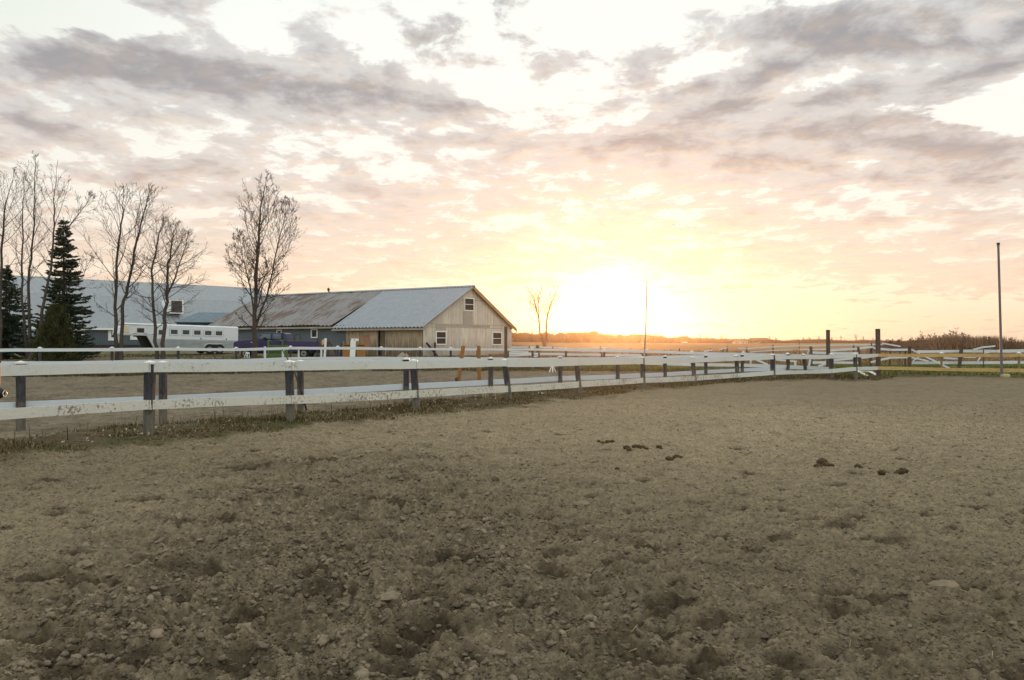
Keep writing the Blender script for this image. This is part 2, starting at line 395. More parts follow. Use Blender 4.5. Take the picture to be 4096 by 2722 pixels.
nr_=(Y>2.5)&(Y<24)&(np.abs(X)<.85*np.maximum(Y,3)); w4=np.zeros_like(X); w6=np.zeros_like(X)
wx=X+.03*(fbm(X*9,Y*9,2,81)-.5); wy=Y+.03*(fbm(X*9,Y*9,2,82)-.5)
nr_=nr_
w4[nr_]=cells(wx[nr_],wy[nr_],.085,90,.60)*.62+cells(wx[nr_],wy[nr_],.19,95,.30)*.26*np.clip(rough[nr_]*1.2-.15,0,1)
w6[nr_]=cells(wx[nr_],wy[nr_],.045,100,.75)*.75
w5=.022*(fbm(X*45,Y*45,2,6)-.5)
hgt=w1+(w2*.8+w3*(.6+.5*rough)+w4*(.35+.75*rough)+w6*(.6+.5*rough)+w5*.3)*fade(45,62)
# hoof dents with pushed-up rims; moist dark soil inside
dent=np.zeros_like(X); rs=np.random.default_rng(5)
dents=[(220,2330,.13,.05),(300,2640,.17,.06),(1750,2480,.16,.07),(1690,2550,.17,.06),(2080,2450,.12,.055),(850,2330,.11,.045),(560,2260,.13,.045),(600,2400,.10,.04),(1420,2200,.14,.035),(390,2350,.20,.055),
 (720,2290,.16,.05),(900,1910,.2,.045),(1220,2330,.10,.05),(2330,2410,.11,.05),(2690,2430,.12,.05),(2620,2650,.15,.06),(1000,2480,.12,.05),(1240,2400,.09,.04),(3120,2290,.10,.045),(3290,2120,.13,.04),(3480,2160,.12,.035),
 (1330,1850,.35,.05),(1000,1880,.3,.04),(600,2000,.22,.04),(740,2090,.18,.045),(2230,2240,.13,.04),(1500,2010,.2,.04),(120,2340,.15,.03),(1850,2260,.18,.04),(950,2700,.16,.06),(2400,2000,.2,.02)]
dl=[(G(a,b).x,G(a,b).y,r,dp*.85) for a,b,r,dp in dents]
for _ in range(1100):
    yy=math.exp(rs.uniform(math.log(3.4),math.log(19))); xx=rs.uniform(-.66,.66)*yy
    dl.append((xx,yy,rs.uniform(.045,.14),rs.uniform(.008,.030)))

def window(cx,cy,r):
    i0=np.searchsorted(ys,cy-r); i1=np.searchsorted(ys,cy+r)
    lo=(cx-r)/max(cy+ (r if cx-r>0 else -r),2); hi=(cx+r)/max(cy-(r if cx+r>0 else -r),2)
    j0=np.searchsorted(us,min(lo,hi)); j1=np.searchsorted(us,max(lo,hi))
    return i0,i1,j0,j1
Hm=hgt.reshape(Xg.shape); Dm=dent.reshape(Xg.shape)
for cx_,cy_,r,dp in dl:
    i0,i1,j0,j1=window(cx_,cy_,r*2.6)
    xs=Xg[i0:i1,j0:j1]; yy=Yg[i0:i1,j0:j1]
    if xs.size==0: continue
    wr=(vn(xs*9,yy*9,31)-.5)*.7
    rr=np.hypot((xs-cx_)*.9,(yy-cy_)*1.15)/r*(1+wr)
    Hm[i0:i1,j0:j1]-=dp*np.exp(-rr**2*1.3)-dp*.55*np.exp(-((rr-1.45)/.45)**2)
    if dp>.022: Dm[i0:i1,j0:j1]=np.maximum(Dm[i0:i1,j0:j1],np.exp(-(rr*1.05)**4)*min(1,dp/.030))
hgt=Hm.ravel(); dent=Dm.ravel()
# harrow arcs on the right of the arena
cx_,cy_=G(3500,1560).x+2,G(3500,1560).y-22
rad_=np.hypot(X-cx_,Y-cy_); arc=np.sin(rad_*7.5+3*fbm(X*.4,Y*.4,2,9))*reg(3000,1720,7,8,1.0)
arc+=np.sin(rad_*4.1+1)*.6*reg(3400,1800,6,5,1.0)
hgt=hgt*ar+.024*arc*ar
# grass strips are gently humped; paddock soil trodden
strip=np.clip(1-np.abs(dA-.5-.9*(fbm(X*.8,Y*.8,3,21)-.5)*2)/(1.6+1.2*(fbm(X*1.7,Y*1.7,3,22)-.5)),0,1)*(X<24)
strip=ss(strip*2.2)
hgt=hgt+strip*(.05+.05*(fbm(X*5,Y*5,3,23)-.5))
out=(1-ar)*(1-strip)
hgt=hgt+out*np.where(Y<90,1,0)*(.06*(fbm(X*1.6,Y*1.6,3,24)-.5)+.07*(fbm(X*5,Y*5,3,25)-.5)+.012*(fbm(X*20,Y*20,2,26)-.5))
z=z+hgt
def colr(c): return np.array(c)[None,:]
n_a=fbm(X*.35,Y*.35,4,41)[:,None]; n_b=fbm(X*3.1,Y*3.1,4,42)[:,None]; n_c=fbm(X*1.1,Y*.5,4,43)[:,None]; n_d=fbm(X*13,Y*13,3,44)[:,None]
base=colr((.140,.114,.075))*(0.82+.22*n_a+.24*n_b)
lightr=(reg(2750,1720,8,7,.35)+reg(3000,1650,9,9,.2)+reg(250,2150,1.2,2.2,.28)-reg(1400,1950,3,4,.14)-reg(3900,2500,3,2,.15))[:,None]  # pale and dark soil zones; lower right corner darkened for lens vignette
grey=np.clip(reg(1500,2100,3.0,3.6,1)+reg(1800,2500,2.5,1.6,.8),0,1)[:,None]
c=base*(1+lightr*.9); c=c*(1-grey*.5)+grey*.5*colr((.134,.111,.076))*(.80+.4*n_b)
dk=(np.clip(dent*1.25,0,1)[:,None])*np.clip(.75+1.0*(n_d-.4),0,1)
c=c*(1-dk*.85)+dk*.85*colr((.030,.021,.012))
patch=ss((fbm(X*3.4,Y*5.2,4,47)-.575)/.06)[:,None]*np.clip(rough*1.1,.25,1)[:,None]*.42
c=c*(1-patch)+patch*colr((.055,.043,.028))
padc=colr((.128,.106,.075))*(.10+.8*n_b+.4*n_c+.55*n_d)
c=c*ar[:,None]+(1-ar[:,None])*padc
# beyond fence C
bc=np.clip(dC+.2,0,1)[:,None]*(1-ar[:,None])
lawn=colr((.085,.088,.030))*(.5+1.0*n_b); brown=colr((.125,.100,.066))*(.6+.8*n_b)
gmix=np.clip((fbm(X*.22,Y*.35,3,51)-.42)*6,0,1)[:,None]
xr=ss((X+4)/8)[:,None]*(Y<64)[:,None]
gmix=np.clip(gmix*.7*(1-xr)+xr*1.0,0,1)
c=c*(1-bc)+bc*(brown*(1-gmix)+lawn*gmix)
right=(ss((X-14)/4)*(1-ar))[:,None]
c=c*(1-right)+right*colr((.082,.100,.022))*(.6+.8*n_b)
# green verge of the centre paddock
gr=(np.exp(-((dC+.2)/1.6)**2)*(1-ar))[:,None]*np.clip(.3+xr,0,1)
c=c*(1-gr*.6)+gr*.6*colr((.075,.075,.026))*(.5+n_b)
# crop field far out
fld=ss((Y-58-6*(fbm(X*.1,Y*.02,2,53)-.5)*2-np.clip(-X,0,20)*3)/16)[:,None]
strk=fbm(X*.03,Y*.015,4,55)[:,None]*.5+fbm(X*.4,Y*.06,3,56)[:,None]*.5
c=c*(1-fld)+fld*colr((.200,.125,.066))*(.55+.8*strk)
st=strip[:,None]*np.clip(.8+1.0*(n_b-.35),0,1)
sc_=colr((.070,.052,.028))*(.5+.9*n_d); sg_=colr((.048,.052,.018))*(.6+.8*n_d)
sm_=np.clip((fbm(X*.9,Y*.9,3,58)-.45)*7,0,1)[:,None]
c=c*(1-st)+st*(sc_*(1-sm_)+sg_*sm_)
c=np.clip(c,.008,.6)
GX,GY,GZ=Xg,Yg,z.reshape(Xg.shape)
def ground_z(x,y):
    """height of the modelled ground (bilinear in the sheet's own grid)"""
    x=np.atleast_1d(np.asarray(x,float)); y=np.atleast_1d(np.asarray(y,float))
    i=np.clip(np.searchsorted(ys,y)-1,0,len(ys)-2); u=x/np.maximum(y,2.0)
    j=np.clip(np.searchsorted(us,u)-1,0,len(us)-2)
    ty=np.clip((y-ys[i])/(ys[i+1]-ys[i]),0,1); tx=np.clip((u-us[j])/(us[j+1]-us[j]),0,1)
    return (GZ[i,j]*(1-tx)+GZ[i,j+1]*tx)*(1-ty)+(GZ[i+1,j]*(1-tx)+GZ[i+1,j+1]*tx)*ty
def gzz(x,y): return float(ground_z(x,y)[0])
nr,nc=Xg.shape
idx=np.arange(nr*nc).reshape(nr,nc)
fc=np.stack([idx[:-1,:-1],idx[:-1,1:],idx[1:,1:],idx[1:,:-1]],-1).reshape(-1,4)
m,t,b=newmat('soil_and_grass'); M['soil']=m
at=t('ShaderNodeAttribute',attribute_name='tint').outputs['Color']; o=obj(t)
n1=t.noise(o,28,6,.7); n2=t.noise(o,110,3,.7); n3=t.noise(o,7,4,.6)
f=t.m('ADD',t.m('MULTIPLY',n1,.55),t.m('ADD',t.m('MULTIPLY',n2,.3),t.m('MULTIPLY',n3,.3)))
colr_=t.mix(1.0,at,t.ramp(f,[(.40,(.50,.49,.47)),(.54,(1.0,1.0,1.0)),(.68,(1.55,1.50,1.42))]),'MULTIPLY')
t.put(b.inputs['Base Color'],colr_); b.inputs['Roughness'].default_value=.95; b.inputs['Specular IOR Level'].default_value=.1
bump(t,b,t.m('ADD',n1,t.m('MULTIPLY',n2,.5)),.6,.02)
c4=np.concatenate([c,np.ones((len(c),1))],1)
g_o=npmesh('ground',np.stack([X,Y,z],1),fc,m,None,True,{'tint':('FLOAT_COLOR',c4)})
tag(g_o,kind='structure')
# ================================================================ clods and pebbles on the arena (uncountable)
def ico(sub):
    import bmesh
    bm=bmesh.new(); bmesh.ops.create_icosphere(bm,subdivisions=sub,radius=1); v=np.array([p.co[:] for p in bm.verts]); f=np.array([[q.index for q in p.verts] for p in bm.faces]); bm.free(); return v,f
def scatter(name,mat,px_,py_,size,flat,sub,tint,seed,sink=.35):
    r=np.random.default_rng(seed); v0,f0=ico(sub); n=len(px_)
    vs=[];K=6
    prot=[v0*(1+.42*(r.random((len(v0),1))-.5)*2)*(1+.35*(r.random((1,3))-.5)) for _ in range(K)]
    kk=r.integers(0,K,n); V=np.stack(prot)[kk]
    a=r.random(n)*6.283; ca,sa_=np.cos(a)[:,None],np.sin(a)[:,None]
    V=V*np.stack([np.ones(n),r.uniform(.6,1,n),flat*np.ones(n)*r.uniform(.7,1.2,n)],1)[:,None,:]*size[:,None,None]
    x=V[...,0]*ca-V[...,1]*sa_; y=V[...,0]*sa_+V[...,1]*ca
    tl=r.normal(0,.25,(n,1)); zz_=V[...,2]+x*tl
    zc=ground_z(px_,py_)+size*flat*(1-2*sink)
    V=np.stack([x+px_[:,None],y+py_[:,None],zz_+zc[:,None]],-1).reshape(-1,3)
    Fa=(f0[None]+ (np.arange(n)*len(v0))[:,None,None]).reshape(-1,3)
    tc=np.repeat(np.concatenate([tint,np.ones((n,1))],1),len(v0),0)
    return npmesh(name,V,Fa,mat,None,False,{'tint':('FLOAT_COLOR',tc)})
def mask_at(x,y):
    u=x/np.maximum(y,2); i=np.clip(np.searchsorted(ys,y),0,nr-1); j=np.clip(np.searchsorted(us,u),0,nc-1)
    return rough.reshape(Xg.shape)[i,j],dA.reshape(Xg.shape)[i,j],c.reshape(nr,nc,3)[i,j]
m,t,b=newmat('soil_clods'); M['clod']=m
at=t('ShaderNodeAttribute',attribute_name='tint').outputs['Color']; o=obj(t)
t.put(b.inputs['Base Color'],t.mix(1.0,at,t.ramp(t.noise(o,60,4,.7),[(.3,(.7,.7,.7)),(.7,(1.25,1.25,1.22))]),'MULTIPLY'))
b.inputs['Roughness'].default_value=.95; b.inputs['Specular IOR Level'].default_value=.1
bump(t,b,t.noise(o,90,4,.7),.7,.01)
def place(n,ymin,ymax,seed,pw=1.0,LO=.03):
    r=np.random.default_rng(seed)
    yy=np.exp(r.uniform(math.log(ymin),math.log(ymax),n*3)); xx=r.uniform(-.68,.68,n*3)*yy
    ro,da,cc_=mask_at(xx,yy); cl=fbm(xx*3.2,yy*3.2,3,77)
    ok=(r.random(n*3)<np.clip(ro*ro*1.1*(cl*2.2-.45),LO,1)**pw)&(da<-.25)&((cc_.mean(1)>.062)|(r.random(n*3)<.25))
    return xx[ok][:n],yy[ok][:n],cc_[ok][:n],r
xx,yy,cc_,r=place(75000,3.2,22,101,1.0,.35)
sz=np.clip(r.lognormal(math.log(.0070),.40,len(xx)),.004,.020)*(.75+.055*yy)
lum=np.clip(cc_.mean(1,keepdims=True),.045,.3); tn=lum*1.2*np.array([[1.27,1.02,.72]])*r.uniform(.7,1.35,(len(xx),1))
o1=scatter('gravel_and_crumbs',M['clod'],xx,yy,sz,.7,0 or 1,tn,102); tag(o1,'small grey brown crumbs of soil strewn over the churned arena','soil crumbs',None,'stuff')
xx,yy,cc_,r=place(6500,3.2,17,111,1.6)
sz=np.clip(r.lognormal(math.log(.0155),.38,len(xx)),.010,.042)*(.85+.03*yy)
lum=np.clip(cc_.mean(1,keepdims=True),.09,.3); tn=lum*1.35*np.array([[1.27,1.02,.73]])*r.uniform(.75,1.35,(len(xx),1))
o1=scatter('soil_clods',M['clod'],xx,yy,sz,.62,2,tn,112,.3); tag(o1,'larger dry grey clods thrown up in the trampled middle of the arena','soil clods',None,'stuff')

# ---- straw bits
r=np.random.default_rng(141); n=520; y=np.exp(r.uniform(math.log(3.3),math.log(15),n)); x=r.uniform(-.62,.62,n)*y
a=r.uniform(0,6.28,n); L=r.uniform(.015,.06,n)*(.8+.05*y); e=np.stack([np.cos(a),np.sin(a),r.normal(.05,.18,n)],1)*L[:,None]; s_=np.stack([-np.sin(a),np.cos(a),np.zeros(n)],1)*(.0013*(1+.12*y))[:,None]; up_=np.array([[0,0,.003]])
p=np.stack([x,y,ground_z(x,y)+.012],1)
V_=np.stack([p-e-s_,p-e+s_,p+e+s_,p+e-s_,p-e-s_+up_,p-e+s_+up_,p+e+s_+up_,p+e-s_+up_],1).reshape(-1,3); i=np.arange(n)[:,None]*8
F_=np.concatenate([i+np.array([q]) for q in ((0,1,2,3),(4,7,6,5),(0,4,5,1),(1,5,6,2),(2,6,7,3),(3,7,4,0))],0)
tc=np.repeat(np.concatenate([np.array([[.30,.24,.13]])*r.uniform(.5,1.2,(n,1)),np.ones((n,1))],1),8,0)
tag(npmesh('straw_bits',V_,F_,M['clod'],None,False,{'tint':('FLOAT_COLOR',tc)}),'scattered short bits of straw lying on the arena soil','straw',None,'stuff')
# ================================================================ fences
def plank(p0,p1,h,th,side,n=5,q=None,seed=0,jag=0):
    """board from p0 to p1 (its vertical middle), height h (h0,h1), thickness th, pushed sideways by `side`"""
    rr=random.Random(seed); m=MB(); p0=Vector(p0);p1=Vector(p1); h0,h1=h if isinstance(h,tuple) else (h,h)
    d=p1-p0; dh=Vector((d.x,d.y,0)).normalized() if Vector((d.x,d.y)).length>1e-6 else Vector((1,0,0)); s=Vector((-dh.y,dh.x,0))
    up=dh.cross(s); dn=d.normalized(); up=(up-dn*up.dot(dn)).normalized()
    if up.z<0: up=-up
    sag=rr.uniform(-.012,.012); ring=[]
    for i in range(n+1):
        t=i/n; c=p0.lerp(p1,t)+s*(side+rr.uniform(-.003,.003))+Vector((0,0,sag*math.sin(math.pi*t)+rr.uniform(-.003,.003)))
        hh=(h0*(1-t)+h1*t)/2
        j0=rr.uniform(-.01,.01) if jag and i in(0,n) else 0
        ring.append([c-s*th/2-up*(hh+j0),c+s*th/2-up*hh,c+s*th/2+up*(hh+j0),c-s*th/2+up*hh])
    v=[p for r_ in ring for p in r_]; f=[]
    for i in range(n):
        for k in range(4): f.append((4*i+k,4*i+(k+1)%4,4*i+4+(k+1)%4,4*i+4+k))
    f+= [(3,2,1,0),(4*n,4*n+1,4*n+2,4*n+3)]
    m.add(v,f); return m
def postmesh(base,top,w,seed=0,rnd=False):
    """weathered post: chamfered square or round section, slightly irregular"""
    rr=random.Random(seed); base=Vector(base);top=Vector(top); k=10 if rnd else 8
    pts=[];rad=[]; n=5
    d=(top-base)
    m=MB(); rot=rr.uniform(-.15,.15)
    for i in range(n+1):
        t=i/n; c=base+d*t
        for j in range(8):
            if rnd: a=2*math.pi*j/8; x=math.cos(a)*w/2;y=math.sin(a)*w/2
            else:
                q=j//2; a=math.pi/4+q*math.pi/2+(-.13 if j%2==0 else .13); rr_=w/2*1.34; x=math.cos(a)*rr_; y=math.sin(a)*rr_
            g=1+rr.uniform(-.02,.02)
            m.v.append((c.x+(x*math.cos(rot)-y*math.sin(rot))*g,c.y+(x*math.sin(rot)+y*math.cos(rot))*g,c.z))
    for i in range(n):
        for j in range(8): m.f.append((8*i+j,8*i+(j+1)%8,8*i+8+(j+1)%8,8*i+8+j))
    m.f.append(tuple(reversed(range(8)))); m.f.append(tuple(range(8*n,8*n+8)))
    return m
def capmesh(top,w,hh=.035):
    m=MB(); x,y,z=top; a=w/2+.022
    m.box(x-a,y-a,z-.018,x+a,y+a,z+.012)
    b_=a-.012
    m.add([(x-b_,y-b_,z+.012),(x+b_,y-b_,z+.012),(x+b_,y+b_,z+.012),(x-b_,y+b_,z+.012),(x,y,z+.012+hh)],[(0,1,4),(1,2,4),(2,3,4),(3,0,4),(3,2,1,0)])
    return m
def ztop(y,Y): return H-(y-HY)*Y/F
sd=[0]
def nxt(): sd[0]+=1; return sd[0]
# ---- near fence A
fa=thing('rail_fence','nearest white two-rail fence along the arena with dark capped posts and mud spattered lower boards','fence',(0,0,0),group='paddock fences')
postsA=[]
for p in reversed(FAl): postsA.append((p,Vector((p.x,p.y,1.27)),.155,'post'))
for i,(a,wp) in enumerate(zip(FA,FAw)):
    zt=ztop(a[3],wp.y)-.03; tp=Vector(((a[2]-CX)/F*wp.y,wp.y,zt)); wd=.142 if i<9 else .125
    if i==8 : wd=.17
    if i==12: continue
    postsA.append((wp,tp,wd,'post'))
for k,(bp,tp,wd,_) in enumerate(postsA):
    bz=gzz(bp.x,bp.y)-.15; bb=Vector((bp.x,bp.y,bz))
    o=postmesh(bb,tp,wd,nxt(),rnd=False).build('post',M['post'],fa,sm=False)
    capmesh(tp,wd).build('post_cap',M['cap'],o)
    # weathered lower sleeve where the paint has gone
    if k>=4:
        pass
railA=[(-1,None)]
RA=[(594,1451.5,1489.5,1601.5,1639),(1163,1448.5,1484,1583.5,1616.5),(1663,1447,1475.5,1561,1591.5),(2028,1438,1469,1544,1569),(2312,1432,1463,1527.5,1551.5),(2570,1434,1457,1513,1533),
    (2777,1433.5,1452,1505.5,1524),(2950,1428,1444,1494.5,1511.5),(3091,1422.5,1438,1484,1500.5),(3220,1422.5,1437,1482.5,1496),(3327,1420,1435,1477,1493.5),(3422,1417,1430,1469.5,1484.5),(3512,1416,1428,1467,1480.5)]
def railpts(i):
    a=RA[i]; wp=FAw[i]; Y=wp.y-.09; X_=(a[0]-CX)/F*Y
    z=[ztop(v,Y) for v in a[1:]]
    return Vector((X_,Y,0)),z
A0,z0=railpts(0)
prev=[(Vector((p.x+.03,p.y-.09,0)),z0) for p in reversed(FAl)]
seq=prev+[railpts(i) for i in range(len(RA))]
sideA=0
for i in range(len(seq)-1):
    (a,za),(b_,zb)=seq[i],seq[i+1]
    d=(b_-a).normalized(); g=d*.006
    for lv,mt in ((0,'white'),(2,'white_mud')):
        c0=(za[lv]+za[lv+1])/2; c1=(zb[lv]+zb[lv+1])/2; h0=za[lv]-za[lv+1]; h1=zb[lv]-zb[lv+1]
        if i<7 : h0=h1=min(.165,(h0+h1)/2) if lv==0 else (h0+h1)/2
        pa=a+g+Vector((0,0,c0)); pb=b_-g+Vector((0,0,c1))
        plank(pa,pb,(h0,h1),.038,0,6,seed=nxt()).build('rail',M[mt if i<11 else 'white'],fa)
for nm,x,yb,xt,yt,wd,lb in (('tall_post',3313,1503,3312,1320,.155,'tall square brown post rising high above the rails, left of the corner post'),
                         ('tall_post',3514,1508,3511,1316,.165,'tall brown corner post where the white rails meet the fresh yellow boards')):
    wp=G(x,yb); tp=Vector(((xt-CX)/F*wp.y,wp.y,ztop(yt,wp.y)))
    o=postmesh((wp.x,wp.y,gzz(wp.x,wp.y)-.2),tp,wd,nxt()).build(nm,M['tall']); tag(o,lb,'post',group='tall posts standing above the fences')
# fence-A-corner to the right: fresh boards
fy=thing('rail_fence','unpainted fence of fresh yellow pine boards closing the arena on the right','fence',(0,0,0),group='paddock fences')
for wp,wd in ((FYw[0],.11),(FYw[1],.11),(FYw[2],.11),(FYw[3],.11)):
    o=postmesh((wp.x,wp.y,gzz(wp.x,wp.y)-.15),(wp.x,wp.y,ztop(1413,wp.y) if wp.x<24 else 1.06),wd,nxt(),True).build('post',M['newpost'],fy)
    capmesh((wp.x,wp.y,ztop(1413,wp.y) if wp.x<24 else 1.06),wd,.05).build('post_cap',M['cap'],o)
yy=[(3512,FAw[-1].y-.13,1416,1428,1467,1480.5),(3766,FYw[0].y-.10,1415.5,1428.5,1472,1485),(4076,FYw[1].y-.10,1416,1428.5,1475.5,1490)]
sq=[(Vector(((a-CX)/F*Y,Y,0)),[ztop(v,Y) for v in q]) for a,Y,*q in yy]
sq+=[(Vector((27.2,39.4,0)),sq[-1][1]),(Vector((31,39.7,0)),sq[-1][1])]
for i in range(len(sq)-1):
    (a,za),(b_,zb)=sq[i],sq[i+1]
    for lv in (0,2):
        plank(a+Vector((.004,0,(za[lv]+za[lv+1])/2)),b_-Vector((.004,0,-(zb[lv]+zb[lv+1])/2)),(za[lv]-za[lv+1],zb[lv]-zb[lv+1]),.04,0,5,seed=nxt()).build('rail',M['new'],fy)
# ---- fence B just behind A
fb_=thing('rail_fence','second white fence a step behind the nearest one, rails fixed behind its blue grey posts','fence',(0,0,0),group='paddock fences')
RB={83:(1449,1608),652:(1443.5,1583),1202:(1440,1558.5),1625:(1438.5,1535),1963:(1434.5,1519.5),2241:(1430.5,1505),2471:(1429,1499),2660:(1424,1491.5),2823:(1421,1481),2969:(1420,1474),3150:(1419,1470)}
CB={83:1446,652:1446,1202:1441.5,1625:1432,1963:1429.5,2241:1424.5,2471:1426,2660:1422.5,2823:1419,2969:1416.5,3150:1414}
sqb=[(p,1.24,.545) for p in reversed(FBl)]
for (x,Y),wp in zip(FB,FBw):
    zc=ztop(CB[x],Y)-.03
    o=postmesh((wp.x,wp.y,gzz(wp.x,wp.y)-.15),(wp.x+(.05 if x==3150 else 0),wp.y,zc),.118,nxt()).build('post',M['post'],fb_)
    capmesh((wp.x,wp.y,zc),.118,.03).build('post_cap',M['cap'],o)
    sqb.append((wp,ztop(RB[x][0],Y+.08),ztop(RB[x][1],Y+.08)))
for p in FBl:
    o=postmesh((p.x,p.y,-.15),(p.x,p.y,1.25),.118,nxt()).build('post',M['post'],fb_); capmesh((p.x,p.y,1.25),.118,.03).build('post_cap',M['cap'],o)
for (a,t0,l0),(b_,t1,l1) in zip(sqb[:-1],sqb[1:]):
    o_=Vector((0,.085,0)); d=(b_-a).normalized()*.003
    h=.145
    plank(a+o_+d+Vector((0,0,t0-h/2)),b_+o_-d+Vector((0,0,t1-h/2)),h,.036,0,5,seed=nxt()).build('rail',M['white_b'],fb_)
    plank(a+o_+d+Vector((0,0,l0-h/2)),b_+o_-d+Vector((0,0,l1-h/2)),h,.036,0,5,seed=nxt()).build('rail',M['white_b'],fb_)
# ---- fence C at the back of the paddock
fc_=thing('rail_fence','long white fence across the far side of the dirt paddock before truck and barns','fence',(0,0,0),group='paddock fences')
RC=[(160,1394.5,1407.5),(448,1393.5,1406),(713,1392.5,1403.5),(945,1394.5,1405),(1162,1388.5,1399),(1351,1388.5,1399),(1525,1391,1401),(1681,1392.5,1401.5),(1803,1394,1403),(1910,1394,1403),(2130,1394.5,1403),(2264,1396,1405),(2417,1399,1409),(2585,1402,1413),(2767,1408,1419),(2974,1412,1423),(3150,1417,1428)]
LC=[(160,1446,1458),(448,1443,1455),(713,1437.5,1449),(945,1438,1449),(1162,1430,1439.5),(1351,1428,1438),(1525,1428,1437.5),(1681,1429,1437.5),(1803,1429.5,1438),(1910,1430,1438.5),(2130,1433,1441),(2264,1436,1444.5),(2417,1441,1450),(2585,1450,1460),(2767,1453.5,1466),(2974,1455.5,1468),(3150,1461,1477)]
sqc=[(p,[1.26,1.11,.68,.55]) for p in reversed(FCl)]
for (x,a0,a1),(x2,b0,b1),wp in zip(RC,LC,FCw):
    Y=wp.y; zc=ztop(a0,Y)+.0
    o=postmesh((wp.x,wp.y,gzz(wp.x,wp.y)-.15),(wp.x,wp.y,zc),.105,nxt()).build('post',M['post'],fc_)
    capmesh((wp.x,wp.y,zc+.02),.12,.045).build('post_cap',M['cap'],o)
    Y2=Y-.08; sqc.append((Vector((wp.x,Y2,0)),[ztop(v,Y2) for v in (a0,a1,b0,b1)]))
e=FAw[-3]; sqc.append((Vector((e.x-.1,e.y+.12,0)),[ztop(v,e.y) for v in (1422,1434,1469,1482)]))
for p in FCl:
    o=postmesh((p.x,p.y,-.15),(p.x,p.y,1.26),.105,nxt()).build('post',M['post'],fc_); capmesh((p.x,p.y,1.28),.12,.045).build('post_cap',M['cap'],o)
for (a,za),(b_,zb) in zip(sqc[:-1],sqc[1:]):
    for lv in (0,2):
        d=(b_-a).normalized()*.004
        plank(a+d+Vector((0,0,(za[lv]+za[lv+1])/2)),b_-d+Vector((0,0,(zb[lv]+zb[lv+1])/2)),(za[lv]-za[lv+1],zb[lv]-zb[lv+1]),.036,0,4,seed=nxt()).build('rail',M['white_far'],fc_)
for x,wd,y0,y1 in ((1060,.11,1387,1458),(1132,.12,1398,1460),(1195,.085,1399,1452),(1284,.05,1399,1452)):
    Y=46.2
    MBx=MB(); a=P(x-wd*F/Y/2,y1,Y); b_=P(x+wd*F/Y/2,y0,Y); MBx.box(a.x,Y-.03,a.z,b_.x,Y+.01,b_.z); MBx.build('upright',M['white_far'],fc_)
# ---- broken fences beyond: boards given as px segments at a depth
def boards(par,lst,Y,mt='white_far',name='rail',th=.03):
    for x0,y0,x1,y1,tpx in lst:
        a=P(x0,y0,Y+random.uniform(-.06,.06)); b_=P(x1,y1,Y+random.uniform(-.06,.06)); h=tpx*Y/F
        d=(b_-a); 
        if abs(d.x)<abs(d.z)*1.2:
            m=MB(); m.beam(a,b_,h,th,up=(0,1,0)); m.build(name,M[mt],par)
        else: plank(a,b_,h*abs(d.x)/max(d.length,1e-6)*1.0,th,0,3,seed=nxt(),jag=1).build(name,M[mt],par)
def posts(par,lst,Y,wpx=None,mt='tall'):
    for x0,y0,x1,y1,wpx in lst:   # top x,y  base x,y
        Yp=Y+.07; a=P(x0,y0,Yp); b_=P(x1,y1,Yp); b_.z=min(b_.z,gz(b_.x,Yp)-.1)
        postmesh(b_,a,wpx*Y/F,nxt()).build('post',M[mt],par)
d1=thing('rail_fence','thin white fence beyond the paddock between barn corner and lone bare tree','fence',(0,0,0),group='broken paddock fences')
boards(d1,[(2044,1389,2114,1389,5),(2119,1389,2144,1389,5),(2157,1389.5,2209,1390,5),(2213,1391,2303,1397,4),(2306,1397,2400,1392,4.5),(2402,1392,2490,1400,5),(2044,1406,2114,1409,5),(2490,1400,2580,1404,4.5)],64)
posts(d1,[(2117,1383.5,2117,1462,4),(2211,1388,2211,1462,4),(2304,1395,2304,1460,4),(2401,1384.5,2402,1460,4),(2490,1397,2490,1460,4),(2562,1399,2562,1460,3.5),(2520,1395,2522,1455,3)],64)
d2=thing('rail_fence','lower run of wide white boards on leaning dark posts right of the barn','fence',(0,0,0),group='broken paddock fences')
boards(d2,[(2036,1415,2126,1415.5,8),(2134,1415.5,2153,1416,8),(2160,1417,2259,1418,9),(2267,1419,2403,1421,9.5),(2412,1421.5,2566,1423,9),(2036,1424,2126,1419.5,6),(2134,1427,2154,1424,6)],53)
posts(d2,[(2034,1404,2033,1474,5),(2149,1382,2159,1474,10),(2262,1405,2270,1476,8),(2403,1400,2411,1478,8),(2566,1410,2572,1478,8)],53)
e1=thing('rail_fence','farthest white fence strung across the brown field on thin dark posts','fence',(0,0,0),group='broken paddock fences')
boards(e1,[(2952,1393.5,2988,1395,4.5),(2989,1395,3092,1388.5,4.5),(3092,1388.5,3197,1383.5,5),(3197,1383.5,3305,1382.5,5),(3305,1382.5,3418,1380.5,5),(3418,1380.5,3484,1379.5,4.5),(3486,1379.5,3532,1379,4),(3528,1374,3602,1387,5.5),(3000,1409,3092,1403,3),(3092,1403,3170,1400.5,3.5),(3197,1399,3305,1399,4.5),(3305,1399,3408,1397,4),(2879,1399,2910,1391,5),(2815,1406,2850,1400,5)],70)
posts(e1,[(2909,1386,2905,1440,4),(2841,1394,2842,1440,3.5),(2987,1388,2987,1440,4),(3092,1380,3094,1440,4),(3197,1368,3197,1440,2),(3415,1377,3413,1446,5),(3486,1374,3482,1449,5),(3602,1385,3598,1440,4),(2895,1392,2880,1438,4),(2718,1395,2718,1436,4),(2657,1400,2657,1436,3.5),(2682,1399,2682,1436,3.5),(2737,1402,2737,1436,3)],70)
f1=thing('broken_fence','collapsed tangle of white boards and leaning posts behind the two tall brown posts','fence',(0,0,0),group='broken paddock fences')
